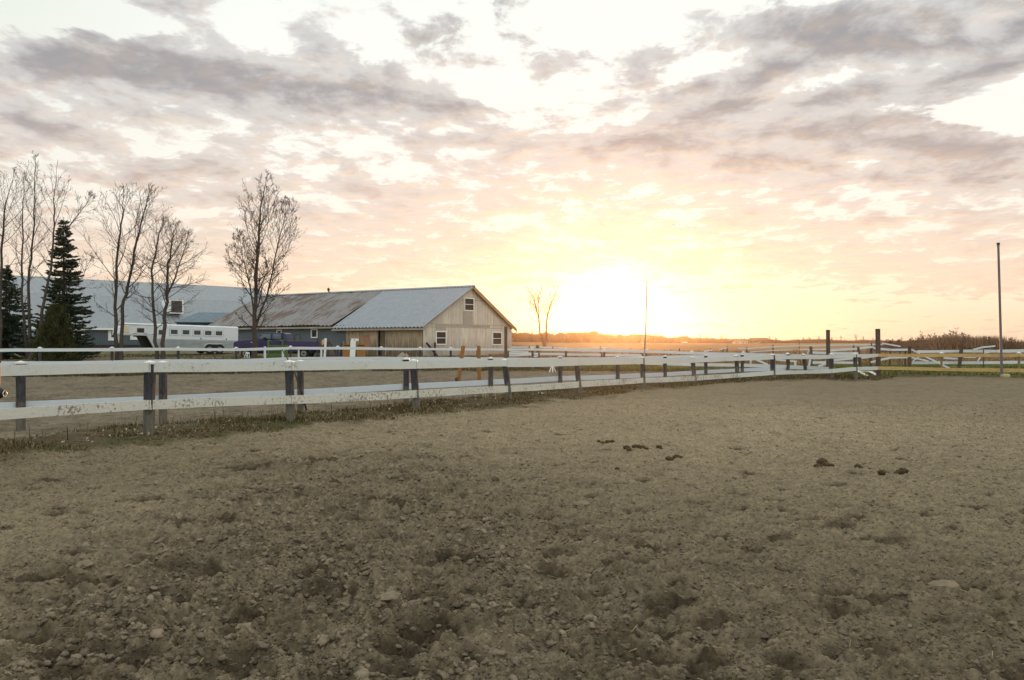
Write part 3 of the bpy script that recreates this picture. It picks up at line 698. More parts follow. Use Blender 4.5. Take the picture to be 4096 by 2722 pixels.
boards(f1,[(3241,1410.5,3305,1413,9),(3306,1413,3433,1414,9),(3320,1403.5,3428,1396.5,8),(3438,1394,3488,1389.5,8),(3489,1390,3510,1397,8),(3521,1397,3563,1400.5,9),(3564,1400.5,3632,1400,9),(3250,1451,3305,1450,9),(3334,1451,3432,1452.5,9),(3334,1442,3413,1434,8),(3446,1433,3504,1425,6),(3273,1466,3302,1456,7),
  (3237,1400,3230,1417,6),(3241,1438,3236,1466,8),(3026,1440,3070,1459,8),(3003,1443,3003,1456,7),(3103,1440,3186,1447,6.5),(3181,1444,3181,1464,9),(3483,1450,3562,1432,8),(3562,1431.5,3634,1430,8),(3285,1466,3318,1452,6),(3560,1398,3562,1401,3)],51)
posts(f1,[(3243,1387,3249,1470,9),(3432,1388,3443,1470,9),(3485,1392,3481,1466,8),(3561,1398,3558,1466,5),(3622,1400,3620,1466,5),(2991,1438,2993,1478,6)],51)
g1_=thing('rail_fence','white fence behind the yellow boards, two long rails with fallen boards crossed between','fence',(0,0,0),group='broken paddock fences')
boards(g1_,[(3669,1408,3840,1405.5,10),(3840,1405.5,3988,1405.5,11),(3988,1405.5,4110,1403,12),(4110,1403,4330,1402,11),(3648,1452,3834,1452,11),(3834,1452,3990,1451,11),(3990,1451,4110,1450.5,11.5),(4110,1450.5,4330,1450,11)],47)
boards(g1_,[(3646,1399,3680,1414,7),(3700,1427,3774,1463,7.5),(3774,1464,3798,1473,7),(3652,1445,3678,1428,5),(3647,1431,3714,1445,6),(3775,1433,3837,1436,7),(3854,1430,3902,1431,4),(3893,1399.5,3932,1390,6),(3932,1390,3981,1385,6),(3921,1430,3911,1445,5),(3934,1414,3960,1410,4)],46.85)
posts(g1_,[(3638,1386,3637,1487,10.5),(3847,1384,3834,1487,10.5),(4140,1384,4138,1487,10),(3934,1400,3934,1415,3)],46.6)
lp=[(3430,1484,3466,1503,8,'grey loose board lying in the grass left of the corner post, longer of two'),(3479,1486,3506,1501,8,'short loose board lying in grass against the foot of the tall corner post')]
for x0,y0,x1,y1,tp,lb in lp:
    a=G(x0,y0,.1);b_=G(x1,y1,.08); m=MB(); m.beam(a,b_,.16,.03); o=m.build('loose_board',M['white']); tag(o,lb,'board',group='loose boards by the corner post')
o=MB(); a=G(3436,1487,.12); b_=G(3490,1487,.12); o.beam(a,b_,.12,.03); tag(o.build('loose_board',M['white_mud']),'muddy board lying crosswise under the last white rail','board',group='loose boards by the corner post')
# ---- lone posts, stakes, poles
wp=Vector(((2023.5-CX)/F*47,47,0)); o=postmesh((wp.x,47,-.2),(wp.x,47,ztop(1307,47)),.145,nxt()).build('tall_post',M['tall']); tag(o,'tall dark post standing before the right window of the plywood gable','post',group='tall posts standing above the fences')
for (xb,yb,xt,yt,lb) in ((1832,1526,1853,1384,'leaning orange brown stake in the paddock, left of two'),(1918,1524,1915,1384,'upright orange brown stake in the paddock, right of two')):
    b0=G(xb,yb); tp=P(xt,yt,b0.y); o=postmesh((b0.x,b0.y,-.1),tp,.14,nxt()).build('wooden_stake',M['stake']); tag(o,lb,'stake',group='wooden stakes in the paddock')
M['pole']=plain('pale_plastic_pole',(.36,.29,.23),.6,0,.1,4,.3,0)
M['steel']=plain('galvanised_pole',(.13,.125,.13),.5,.2,.2,2,.4,.03)
m=MB(); b0=Vector(((2571-CX)/F*30.55,30.62,.0)); tp=P(2588,1125,30.62); mid=b0.lerp(tp,.5)+Vector((.03,0,0)); m.tube([b0,mid,tp],[.030,.026,.020],8); tag(m.build('thin_pole',M['pole'],sm=True),'thin pale leaning pole rising from the fence before the sunset','pole')
m=MB(); wp=G(3990,1511); wp.y-=.35; tp=P(3993,981,wp.y); r0=thing('metal_pole','tall grey metal pole with dark cap standing at the yellow board fence','pole',(wp.x,wp.y,0))
m.tube([(0,0,-.1),(tp.x-wp.x,0,tp.z)],[.058,.050],12); m.build('pole',M['steel'],r0,sm=False)
m=MB(); m.tube([(tp.x-wp.x,0,tp.z),(tp.x-wp.x,0,tp.z+.10)],[.068,.066],12); m.build('pole_cap',plain('dark_rubber_cap',(.03,.03,.035),.6),r0)
# ================================================================ near barn (plywood end, corrugated roof)
def onplane(px,py,o,n):
    d=Vector(((px-CX)/F,1,-(py-HY)/F)); c=Vector((0,0,H)); t=(Vector(o)-c).dot(n)/d.dot(n); return c+d*t
TH=math.atan2(-.817,.576) # direction of length axis relative to +Y
gx=Vector((.576,.817,0)).normalized(); gy=Vector((-gx.y,gx.x,0))
C0=Vector(((1692-CX)/F*72,72,0)); bz=gz(C0.x,C0.y)-.02
C0.z=bz
RZ=math.atan2(gx.y,gx.x)
barn=thing('barn','long barn with weathered plywood gable, half shiny half rusty corrugated roof','barn',C0,RZ)
IM=Matrix.LocRotScale(C0,Matrix.Rotation(RZ,3,'Z').to_quaternion(),None).inverted()
def gab(px,py,off=0):   # point on the gable plane -> local x,z
    p=IM@onplane(px,py,C0-gy*off,gy); return p.x,p.z
def sid(px,py,off=0):   # point on the side wall plane -> local y,z
    p=IM@onplane(px,py,C0-gx*off,gx); return p.y,p.z
W_=gab(2047,1400)[0]; LEN=28.4
zE=gab(1692,1305)[1]; apx=gab(1884,1150); zR=apx[1]; xR=apx[0]; zE2=gab(2046,1311)[1]
print('barn W',W_,'eave',zE,zE2,'ridge',xR,zR)
# materials
def corrugated(name,base,rust,amount,metal=.35,rough=.45,streak=(6,.5,.5)):
    m,t,b=newmat(name); o=obj(t)
    n=t.noise(scl(t,o,streak),1.6,6,.65,.6); n2=t.noise(o,.45,4,.55); n3=t.noise(scl(t,o,(2,8,8)),1.2,5,.7)
    f=t.m('ADD',t.m('MULTIPLY',n,.6),t.m('MULTIPLY',n2,.45)); f=t.m('ADD',f,t.m('MULTIPLY',t.m('SUBTRACT',n3,.5),.35))
    mk=t.sstep(f,.62-amount,.72-amount)
    bc=t.mix(t.ramp(t.noise(scl(t,o,(1,.8,.8)),2.2,5,.7),[(.3,0.0),(.7,1.0)]),tuple(x*.78 for x in base),base)
    rc=t.mix(t.ramp(n3,[(.35,0.0),(.65,1.0)]),tuple(x*.5 for x in rust),rust)
    t.put(b.inputs['Base Color'],t.mix(t.m('MULTIPLY',mk,.85),bc,rc))
    t.put(b.inputs['Metallic'],t.m('MULTIPLY',t.m('SUBTRACT',1.0,mk),metal)); b.inputs['Roughness'].default_value=rough
    return m
M['roofnew']=corrugated('galvanised_roof_sheet',(.275,.305,.34),(.20,.13,.08),-.12,.45,.42,(.5,3,.5))
M['roofold']=corrugated('rusty_roof_sheet',(.235,.23,.23),(.12,.07,.045),.12,.10,.75,(.35,3.6,.35))
def ply(name,base,dark,sx=1.22,sz=2.44,axis='x'):
    m,t,b=newmat(name); o=obj(t); s=t('ShaderNodeSeparateXYZ',{0:o}).outputs
    u=s[0] if axis=='x' else s[1]; v=s[2]
    uv=t('ShaderNodeCombineXYZ',{0:v,1:u,2:0.0}).outputs[0]
    br=t('ShaderNodeTexBrick',{'Vector':uv,'Color1':(.92,.92,.92,1),'Color2':(1.12,1.08,1.04,1),'Mortar':(.30,.28,.25,1),'Scale':1.0,'Mortar Size':.012,'Mortar Smooth':.1,'Brick Width':sz,'Row Height':sx},offset=0.0)
    n=t.noise(scl(t,uv,(.45,5,1)),1.6,7,.65,.5); n2=t.noise(uv,.8,4,.6); k=t.noise(scl(t,uv,(4,9,1)),1.5,3,.6)
    low=t('ShaderNodeMapRange',{0:v,1:.2,2:1.6,3:.22,4:0.0}).outputs[0]
    f=t.m('ADD',t.m('ADD',t.m('MULTIPLY',n,.75),t.m('MULTIPLY',n2,.3)),low)
    c=t.mix(t.sstep(f,.42,.78),base,dark)
    c=t.mix(t.m('MULTIPLY',t.sstep(k,.64,.70),.6),c,tuple(x*.55 for x in dark))
    c=t.mix(1.0,c,br.outputs[0],'MULTIPLY')
    t.put(b.inputs['Base Color'],c); b.inputs['Roughness'].default_value=.85; b.inputs['Specular IOR Level'].default_value=.15
    bump(t,b,n,.3,.01); return m
M['ply']=ply('weathered_plywood_gable',(.62,.56,.475),(.36,.32,.265))
M['plyside']=ply('stained_plywood_side',(.42,.34,.235),(.125,.095,.065),1.22,2.6,'y')
M['plypatch']=wood('pale_plywood_patch',(.46,.40,.32),(.33,.27,.20),(1,1,3))
def siding(name,base,dark,axis='y',w_=.2):
    m,t,b=newmat(name); o=obj(t); s=t('ShaderNodeSeparateXYZ',{0:o}).outputs
    u=s[1] if axis=='y' else s[0]
    g=t('ShaderNodeTexWave',{'Vector':t('ShaderNodeCombineXYZ',{0:u,1:0.0,2:0.0}).outputs[0],'Scale':1/w_/3.14,'Distortion':0.0},bands_direction='X')
    n=t.noise(scl(t,o,(3,3,.5)),2,6,.6); n2=t.noise(o,.6,3,.5)
    c=t.mix(t.ramp(t.m('ADD',t.m('MULTIPLY',n,.6),t.m('MULTIPLY',n2,.4)),[(.3,0.0),(.7,1.0)]),dark,base)
    c=t.mix(t.sstep(g.outputs[1],.10,.0),c,tuple(x*.55 for x in dark))
    t.put(b.inputs['Base Color'],c); b.inputs['Roughness'].default_value=.7; bump(t,b,g.outputs[1],.3,.02); return m
M['blue']=siding('faded_blue_board_siding',(.115,.15,.165),(.065,.088,.10))
M['winwhite']=plain('white_window_frame',(.78,.79,.77),.5,0,.05,6)
M['glass']=plain('dark_window_glass',(.018,.015,.014),.12,0,.3,2,.5,0)
M['screen']=plain('brown_insect_screen',(.05,.036,.028),.6,0,.3,3,.2,0)
M['trim']=wood('pale_weathered_trim',(.42,.36,.28),(.25,.20,.15),(1,1,3))
M['darkwood']=wood('dark_soffit_boards',(.10,.07,.045),(.04,.03,.02),(3,3,3))
M['rake']=wood('sun_tinted_rake_board',(.50,.32,.16),(.33,.20,.10),(1,1,1))  # orange of low sunlight put into this board's colour
M['dark']=plain('barn_interior_dark',(.012,.010,.009),.9,0,.2,2,.1,0)
# gable wall (front) with thickness, holes simulated by real recessed windows set proud
gw=MB(); gw.prism([(0,-.4),(W_,-.4),(W_,zE2),(xR,zR),(0,zE)],'y',0,.12); gw.build('gable_wall',M['ply'],barn)
# side wall: plywood stretch then blue stretch, door opening left free
yD0,zD=sid(1543,1318); yD1,_=sid(1508,1318); yB=sid(1384,1330)[0]
zD=min(zD,zE-.16)
swp=MB(); swp.box(0,.12,-.4,.12,yD0,zE-.02); swp.box(0,yD0,zD,.12,yD1,zE-.02); swp.box(0,yD1,-.4,.12,yB,zE-.02); swp.build('side_wall',M['plyside'],barn)
sb=MB(); sb.box(-.01,yB,-.6,.12,LEN,zE+.18); sb.build('side_wall',M['blue'],barn)
bk=MB(); bk.prism([(0,-.6),(W_,-.6),(W_,zE2),(xR,zR),(0,zE)],'y',LEN-.12,LEN); bk.box(W_-.12,.12,-.4,W_,LEN-.12,zE2-.02); bk.build('back_wall',M['blue'],barn)
# door ajar: dark opening + door leaf folded in
dd=MB(); dd.box(.35,yD0-.3,-.3,.45,yD1+.3,zD+.3); dd.build('doorway',M['dark'],barn)
dl_=MB(); dl_.box(-.03,yD0+.02,.02,.05,yD0+.62,zD-.04); dr=dl_.build('door',wood('brown_door',(.16,.12,.085),(.08,.06,.04),(3,3,.6)),barn)
dl_=MB(); dl_.box(-.045,yD1-.10,-.2,.06,yD1,zD+.02); dl_.box(-.045,yD0-.05,-.2,.06,yD0+.02,zD+.02); dl_.build('door_frame',M['trim'],barn)
# roofs: ribbed sheets built as real corrugation
def rib_sheet(y0,y1,xa,za,xb,zb,pitch,amp,taper0=0,th=.02,n2=14,wob=.0,seed=1,lap=()):
    n=int((y1-y0)/pitch*6); rr=np.random.default_rng(seed); v=[];f=[]
    L=math.hypot(xb-xa,zb-za); nx,nz=-(zb-za)/L,(xb-xa)/L
    if nz<0: nx,nz=-nx,-nz
    for i in range(n+1):
        yy_=y0+(y1-y0)*i/n; ph=2*math.pi*(yy_-y0)/pitch; hgt_=amp*math.sin(ph)
        for j in range(n2+1):
            t=j/n2; hh=hgt_+wob*(vn(yy_*1.3,t*7,seed)-.5)*2
            for L_ in lap: hh+= .018*(1 if t<L_ else 0)
            v.append((xa+(xb-xa)*t+nx*hh,yy_,za+(zb-za)*t+nz*hh))
    for i in range(n):
        for j in range(n2):
            a=i*(n2+1)+j; f.append((a,a+n2+1,a+n2+2,a+1))
    return v,f
ov=.42
sl=(zR-zE)/xR
ynb=10.3
def roofpart(y0,y1,side,mt,pitch,amp,seed,dz0=0,dzr=0,wob=0,lap=()):
    if side==0: xa,za,xb,zb=-ov,zE-ov*sl+.10+dz0,xR,zR+.10+dzr
    else:
        s2=(zR-zE2)/(W_-xR); xa,za,xb,zb=W_+ov,zE2-ov*s2+.10+dz0,xR,zR+.10+dzr
    v,f=rib_sheet(y0,y1,xa,za,xb,zb,pitch,amp,wob=wob,seed=seed,lap=lap); m=MB(); m.add(v,f)
    o=m.build('roof_sheet',M[mt],barn,fixn=False); sm_=o.modifiers.new('thick','SOLIDIFY'); sm_.thickness=.012; return o
roofpart(-.35,ynb,0,'roofnew',.42,.062,1,lap=(.34,.68)); roofpart(-.35,ynb,1,'roofnew',.42,.062,2)
roofpart(ynb,LEN+.35,0,'roofold',.50,.045,3,.26,-.02,.05,(.25,.5,.75)); roofpart(ynb,LEN+.35,1,'roofold',.42,.026,4,.1,-.02,.03)
rc=MB(); rc.prism([(xR-.22,zR+.06),(xR,zR+.19),(xR+.22,zR+.06),(xR,zR+.13)],'y',-.37,LEN+.37); rc.build('ridge_cap',M['roofnew'],barn)
# rake boards & soffit, fascia
rk=MB(); s2=(zR-zE2)/(W_-xR)
rk.hexa([(xR,-.33,zR-.20),(W_+ov,-.33,zE2-ov*s2-.20),(W_+ov,-.27,zE2-ov*s2-.20),(xR,-.27,zR-.20),(xR,-.33,zR+.06),(W_+ov,-.33,zE2-ov*s2+.06),(W_+ov,-.27,zE2-ov*s2+.06),(xR,-.27,zR+.06)])
rk.build('rake_board',M['rake'],barn)
rk=MB(); rk.hexa([(-ov,-.33,zE-ov*sl-.06),(xR,-.33,zR-.06),(xR,-.28,zR-.06),(-ov,-.28,zE-ov*sl-.06),(-ov,-.33,zE-ov*sl+.05),(xR,-.33,zR+.05),(xR,-.28,zR+.05),(-ov,-.28,zE-ov*sl+.05)]); rk.build('rake_board',M['trim'],barn)
so_=MB(); so_.hexa([(xR,-.27,zR+.0),(W_+ov,-.27,zE2-ov*s2),(W_+ov,-.002,zE2-ov*s2),(xR,-.002,zR),(xR,-.27,zR+.04),(W_+ov,-.27,zE2-ov*s2+.04),(W_+ov,-.002,zE2-ov*s2+.04),(xR,-.002,zR+.04)]); so_.build('soffit',M['darkwood'],barn)
fs=MB(); fs.box(-ov-.03,-.35,zE-ov*sl-.10,-ov,ynb,zE-ov*sl+.05); fs.build('fascia',M['trim'],barn)
fs=MB(); fs.box(-ov-.03,ynb,zE-ov*sl+.12,-ov,LEN+.3,zE-ov*sl+.27); fs.build('fascia',M['trim'],barn)
fs=MB(); fs.box(-ov,-.2,zE-ov*sl+.0,-.002,ynb,zE-ov*sl+.03); fs.box(-ov,ynb+.01,zE-ov*sl+.16,-.012,LEN,zE-ov*sl+.19); fs.build('soffit',M['darkwood'],barn)
def window(par,x0,z0,x1,z1,y,ax='y',mull=True,fr=.085,gm='screen'):
    f_=MB()
    def bx(a0,b0,a1,b1,d0,d1,mb):
        if ax=='y': mb.box(a0,y-d1,b0,a1,y-d0,b1)
        else: mb.box(y-d1,a0,b0,y-d0,a1,b1)
    bx(x0,z0,x1,z0+fr,.004,.07,f_); bx(x0,z1-fr,x1,z1,.004,.07,f_); bx(x0,z0+fr,x0+fr,z1-fr,.004,.07,f_); bx(x1-fr,z0+fr,x1,z1-fr,.004,.07,f_)
    zm=(z0+z1)/2
    if mull: bx(x0+fr,zm-.025,x1-fr,zm+.025,.012,.045,f_)
    fo=f_.build('window',M['winwhite'],par)
    g=MB(); bx(x0+fr,z0+fr,x1-fr,z1-fr,.004,.02,g); g.build('pane',M[gm],fo)
for a in ((1742,1325,1784,1380),(1968,1328,2006,1381),(1856,1191,1895,1246)):
    x0,z1=gab(a[0],a[1]); x1,z0=gab(a[2],a[3]); window(barn,x0,z0,x1,z1,0)
for a in ((1783,1298,1850,1309),(1890,1300,1959,1312)):
    x0,z1=gab(a[0],a[1]); x1,z0=gab(a[2],a[3]); pt=MB(); pt.box(x0,-.02,z0,x1,-.003,z1); pt.build('patch_board',M['plypatch'],barn)
gp=wood('grey_plywood_patch',(.43,.385,.33),(.33,.29,.24),(3,3,.6))
for a in ((1853,1246,1890,1310),(1742,1295,1783,1323)):
    x0,z1=gab(a[0],a[1]); x1,z0=gab(a[2],a[3]); pt=MB(); pt.box(x0,-.015,z0,x1,-.003,z1); pt.build('patch_board',gp,barn)
pt=MB(); zz0=gab(1742,1296)[1]; pt.box(.02,-.022,zz0-.03,W_-.05,-.003,zz0+.02)
for px_ in (1804,1852,1893,1951): 
    xx_=gab(px_,1250)[0]; zt_=zR-abs(xx_-xR)*(.62 if xx_<xR else .60)-.25; pt.box(xx_-.02,-.012,zz0,xx_+.02,-.003,zt_)
x0=gab(1793,1380)[0]; pt.box(x0-.02,-.012,-.2,x0+.02,-.003,zz0-.04)
pt.build('seam_batten',M['plypatch'],barn)
for a,gm in (((1245,1317,1271,1353),'glass'),((1108,1320,1128,1345),'glass')):
    y1_,z1=sid(a[0],a[1],.02); y0_,z0=sid(a[2],a[3],.02); window(barn,y0_,z0,y1_,z1,-.012,'x',False,.1,gm)
# red paint-spray stain board + ridge stub
y0_,z1=sid(1480,1345); y1_,z0=sid(1448,1392)
m,t,b=newmat('red_and_orange_paint_smears'); o=obj(t); s=t('ShaderNodeSeparateXYZ',{0:o}).outputs
n=t.noise(scl(t,o,(1,2.5,.8)),1.5,5,.6); t.put(b.inputs['Base Color'],t.mix(t.sstep(n,.42,.6),(.24,.19,.14),t.mix(t.sstep(s[1],(y0_+y1_)/2-.5,(y0_+y1_)/2+.4),(.52,.12,.09),(.45,.20,.07)))); b.inputs['Roughness'].default_value=.8
pt=MB(); pt.box(-.012,min(y0_,y1_),z0-.2,-.002,max(y0_,y1_)+.25,z1+.1); pt.build('painted_panel',m,barn)
p=IM@onplane(1315,1165,C0+gx*xR,gx); vt=MB(); yv=p.y; vt.tube([(xR,yv,zR),(xR,yv,zR+.35)],.07,8); vt.tube([(xR-.16,yv,zR+.34),(xR-.05,yv,zR+.46),(xR+.16,yv,zR+.40)],[.06,.15,.03],8); vt.build('roof_vent',M['darkwood'],barn)
# ================================================================ big gambrel barn far left
r0_=P(35,1102,108); r1_=P(1024,1155,134); ax_=(r1_-r0_); ax_.z=0; Lb=ax_.length; ax_.normalize()
nb=Vector((ax_.y,-ax_.x,0))   # toward the camera side
ex0=14.0; O_=r0_-ax_*ex0; O_.z=gz(-45,104)-.05; RZ2=math.atan2(ax_.y,ax_.x); Lb+=ex0
big=thing('gambrel_barn','huge pale blue grey metal roofed barn rising behind the bare trees and trailer','barn',O_,RZ2)
zr=r0_.z-O_.z; ze=P(136,1297,102.7).z-O_.z; hw=8.0
# local: x along, y = away from camera; camera side is -y
M['bigroof']=corrugated('blue_grey_roof_sheet',(.275,.30,.325),(.22,.22,.22),-.02,.25,.5,(3,.5,.5))
M['bluewall']=siding('blue_grey_barn_siding',(.095,.122,.145),(.055,.078,.095),'x',.3)
M['shed']=siding('dark_blue_shed_siding',(.07,.105,.14),(.045,.07,.10),'x',.25)
zbk=zr-2.3; ybk=-4.0
def bsheet(ya,za,yb_,zb,pitch,amp,mt,nm,x0=-.5,x1=None):
    x1=Lb+.5 if x1 is None else x1; v,f=rib_sheet(x0,x1,ya,za,yb_,zb,pitch,amp,n2=4); v=[(p[1],p[0],p[2]) for p in v]
    m_=MB(); m_.add(v,f); o=m_.build(nm,M[mt],big,fixn=False); q=o.modifiers.new('thick','SOLIDIFY'); q.thickness=.02; return o
for sg in (1,-1):
    bsheet(sg*ybk,zbk,0,zr,.6,.012,'bigroof','upper_roof'); bsheet(sg*-(hw+.5),ze-.35,sg*ybk,zbk,.6,.03,'bigroof','lower_roof')
bm_=MB(); poly=[(-hw,-1),(hw,-1),(hw,ze),(-ybk,zbk-.1),(0,zr-.1),(ybk,zbk-.1),(-hw,ze)]
bm_.prism(poly,'x',0,.2); bm_.prism(poly,'x',Lb-.2,Lb); bm_.build('end_wall',M['bluewall'],big)
bm_=MB(); bm_.box(.2,-hw,-1,Lb-.2,-hw+.15,ze-.1); bm_.box(.2,hw-.15,-1,Lb-.2,hw,ze-.1); bm_.build('side_wall',M['bluewall'],big)
bm_=MB(); bm_.box(-.3,-hw-.56,ze-.62,Lb+.3,-hw-.5,ze-.36); bm_.build('fascia',M['winwhite'],big)
bm_=MB(); bm_.box(.2,-hw-.02,-.9,Lb-.2,-hw-.003,.45); bm_.build('foundation',plain('dark_red_brown_base',(.045,.03,.027),.9),big)
IB=Matrix.LocRotScale(O_,Matrix.Rotation(RZ2,3,'Z').to_quaternion(),None).inverted()
nv=Vector((-ax_.y,ax_.x,0))
def bigw(px,py): p=IB@onplane(px,py,O_-nv*hw,nv); return p.x,p.z
for a in ((116,1317,138,1362),(290,1312,338,1354),(432,1313,488,1363),(520,1318,560,1360),(15,1318,50,1360)):
    x0,z1=bigw(a[0],a[1]); x1,z0=bigw(a[2],a[3]); window(big,x0,z0,x1,z1,-hw,'y',False,.38,'glass')
# roof hatch
c_=IB@onplane(690,1250,O_-nv*6,nv); fh=MB(); fh.box(c_.x-1.0,-hw+.7,c_.z-.2,c_.x+.9,-5.0,c_.z+1.6); ho=fh.build('roof_hatch',M['winwhite'],big)
fh=MB(); fh.box(c_.x-.85,-hw+.64,c_.z-.05,c_.x+.65,-hw+.698,c_.z+1.5); fh.build('pane',M['glass'],ho)
# annex with low blue roof, between trailer and rusty roof
a0=P(745,1290,96); an=thing('low_annex','small low building with smooth blue shingle roof between the two barns','shed',(a0.x,a0.y,gz(a0.x,a0.y)),.3)
zq=P(745,1290,96).z-an.location.z; z2_=P(800,1250,98).z-an.location.z; m=MB(); m.box(-1,0,-.4,7,4,zq); m.build('wall',M['shed'],an)
m=MB(); m.hexa([(-1.3,-.4,zq),(7.3,-.4,zq),(7.3,4.4,zq),(-1.3,4.4,zq),(1.2,1.8,z2_),(7.3,1.8,z2_),(7.3,2.2,z2_),(1.2,2.2,z2_)]); m.build('roof',plain('blue_shingle_roof',(.14,.185,.22),.8,0,.25,3),an)
# dark blue shed far left
s0=P(30,1376,80); sh=thing('garden_shed','dark blue gabled shed half hidden by the spruce at the left edge','shed',(s0.x,s0.y,gz(s0.x,s0.y)-.1),.25)
k=80/F; m=MB(); m.prism([(-2.6,-.3),(1.7,-.3),(1.7,1.5),(-.4,3.1),(-2.6,1.5)],'y',0,3.4); m.build('wall',M['shed'],sh)
m=MB(); m.hexa([(-.4,-.25,3.12),(1.95,-.25,1.32),(1.95,3.6,1.32),(-.4,3.6,3.12),(-.4,-.25,3.22),(1.95,-.25,1.44),(1.95,3.6,1.44),(-.4,3.6,3.22)]); m.hexa([(-2.85,-.25,1.32),(-.402,-.25,3.12),(-.402,3.6,3.12),(-2.85,3.6,1.32),(-2.85,-.25,1.44),(-.402,-.25,3.22),(-.402,3.6,3.22),(-2.85,3.6,1.44)])
m.build('roof',plain('slate_grey_shed_roof',(.09,.12,.15),.7),sh)
# ================================================================ trees
def bark(name,a,b_): return wood(name,a,b_,(4,4,1),.9,1,.6)
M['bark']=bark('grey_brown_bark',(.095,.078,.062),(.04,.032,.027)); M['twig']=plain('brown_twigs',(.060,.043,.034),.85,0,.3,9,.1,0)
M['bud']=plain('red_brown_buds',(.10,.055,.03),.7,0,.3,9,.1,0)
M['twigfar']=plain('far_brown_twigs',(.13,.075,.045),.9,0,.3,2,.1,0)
def rv(r,s=1): return Vector((r.gauss(0,s),r.gauss(0,s),r.gauss(0,s)))
def path(r,p,d,L,n,wig,up):
    pts=[Vector(p)]; d=Vector(d).normalized(); st=L/n
    for i in range(n):
        d=(d+rv(r,wig)+Vector((0,0,up))).normalized(); pts.append(pts[-1]+d*st)
    return pts
def at_(pts,t):
    f=t*(len(pts)-1); i=min(int(f),len(pts)-2); return pts[i].lerp(pts[i+1],f-i),(pts[i+1]-pts[i]).normalized()
def side_dir(r,d,ang,az):
    a=Vector((1,0,0)) if abs(d.x)<.8 else Vector((0,1,0)); e1=d.cross(a).normalized(); e2=d.cross(e1)
    return (d*math.cos(ang)+(e1*math.cos(az)+e2*math.sin(az))*math.sin(ang)).normalized()
def tri_tube(mb,pts,r0,r1,k=3): 
    n=len(pts); mb.tube(pts,[r0+(r1-r0)*i/(n-1) for i in range(n)],k,False)
def bare_tree(name,label,base,stems,r=None,seed=1,group=None,env=None,nb=34,twigs=7,sub=7,buds=True,tw=.012,mt='twig',cat='tree',ang=(58,24),up=.10,trad=.16,spread=1.0,tl=.55,lod=0,wig=.07):
    """stems: list of polylines (world points) for the leaders; limbs fork off them, then branchlets and twigs"""
    r=random.Random(seed); root=thing(name,label,cat,base,group=group)
    base=Vector(base); trunk=MB(); crown=MB(); 
    for si,(st,cb,rad,wid) in enumerate(stems):
        st=[Vector(p)-base for p in st]
        # smooth leader
        pts=[]
        for i in range(len(st)-1):
            for j in range(4):
                pts.append(st[i].lerp(st[i+1],j/4)+rv(r,.03*wid*.3))
        pts.append(st[-1]); n=len(pts)
        trunk.tube(pts,[max(rad*(1-i/(n-1))**.85,.012)*(1+.5*max(0,.06-i/(n-1))/.06) for i in range(n)],9,False)
        Hs=(pts[-1]-pts[0]).length
        for b_ in range(nb):
            t=cb+(1-cb)*((b_+r.random())/nb)**.92
            if t>.985: continue
            p,d=at_(pts,t); u=(t-cb)/(1-cb); az_=b_*2.4+r.uniform(-.5,.5)
            an=R(ang[0]+(ang[1]-ang[0])*u+r.uniform(-8,8))
            e_=env(u) if env else (math.sin(math.pi*min(1,u*.80+.17))**.8)
            L=wid*e_*r.uniform(.7,1.12)/max(.45,math.sin(an))*.72; L=min(L,(1-t)*Hs*.62+.22)
            rb=max(.009,rad*(1-t)*.42*r.uniform(.7,1)+.006)
            br=path(r,p,side_dir(r,d,an,az_),L,6,wig,up)
            tri_tube(trunk if rb>.03 else crown,br,rb,.006,4)
            ns=max(2,int(sub*L/2.2+.5))
            for s_ in range(ns):
                ts=.18+.8*(s_+r.random())/ns; p2,d2=at_(br,ts); L2=L*tl*(1-ts*.55)*r.uniform(.5,1.1)
                sb_=path(r,p2,side_dir(r,d2,R(r.uniform(25,50)),r.uniform(0,6.28)),L2,3,wig*1.2,up*.9)
                tri_tube(crown,sb_,max(rb*.40,.006),.004,3)
                for q in range(twigs):
                    tq=.2+.8*(q+r.random())/twigs; p3,d3=at_(sb_,min(tq,.999)); L3=r.uniform(.2,.6)*spread*max(.5,L2)
                    tg=path(r,p3,side_dir(r,d3,R(r.uniform(20,55)),r.uniform(0,6.28)),L3,2,wig*1.3,up)
                    tri_tube(crown,tg,tw*.55,tw*.3,3)
                    if buds:
                        for e in (1,2):
                            c_=tg[e]; s=r.uniform(.014,.034)*buds; crown.add([c_+Vector((s,0,0)),c_+Vector((-s*.5,s*.8,0)),c_+Vector((-s*.5,-s*.8,0)),c_+Vector((0,0,s*1.6)),c_-Vector((0,0,s*1.2))],[(0,1,3),(1,2,3),(2,0,3),(1,0,4),(2,1,4),(0,2,4)])
    trunk.build('trunk',M['bark'] if mt=='twig' else M[mt],root,sm=True,fixn=False); crown.build('crown',M[mt],root,fixn=False)
    return root
def base_at(x,y,z): return G(x,y,z)
# main tree
b0=G(1016,1433,.40); b0.z=gz(b0.x,b0.y)-.1; Y=b0.y
bare_tree('bare_tree','largest budding bare tree with ovate crown standing in front of the purple truck',b0,
  [([b0,P(1018,1330,Y),P(1024,1180,Y),P(1030,1000,Y),P(1045,830,Y),P(1073,692,Y)],.17,.20,4.0),
   ([P(1020,1310,Y),P(1065,1190,Y+.2),P(1095,1060,Y+.3),P(1130,900,Y+.3),P(1160,800,Y+.2)],.15,.09,3.0),
   ([P(1020,1290,Y),P(1000,1150,Y-.2),P(975,1050,Y-.2),P(955,930,Y-.2)],.2,.07,2.5)],seed=3,nb=32,twigs=6,sub=6,buds=.95,tw=.013,ang=(60,30),group='bare trees by the barns',up=.13)
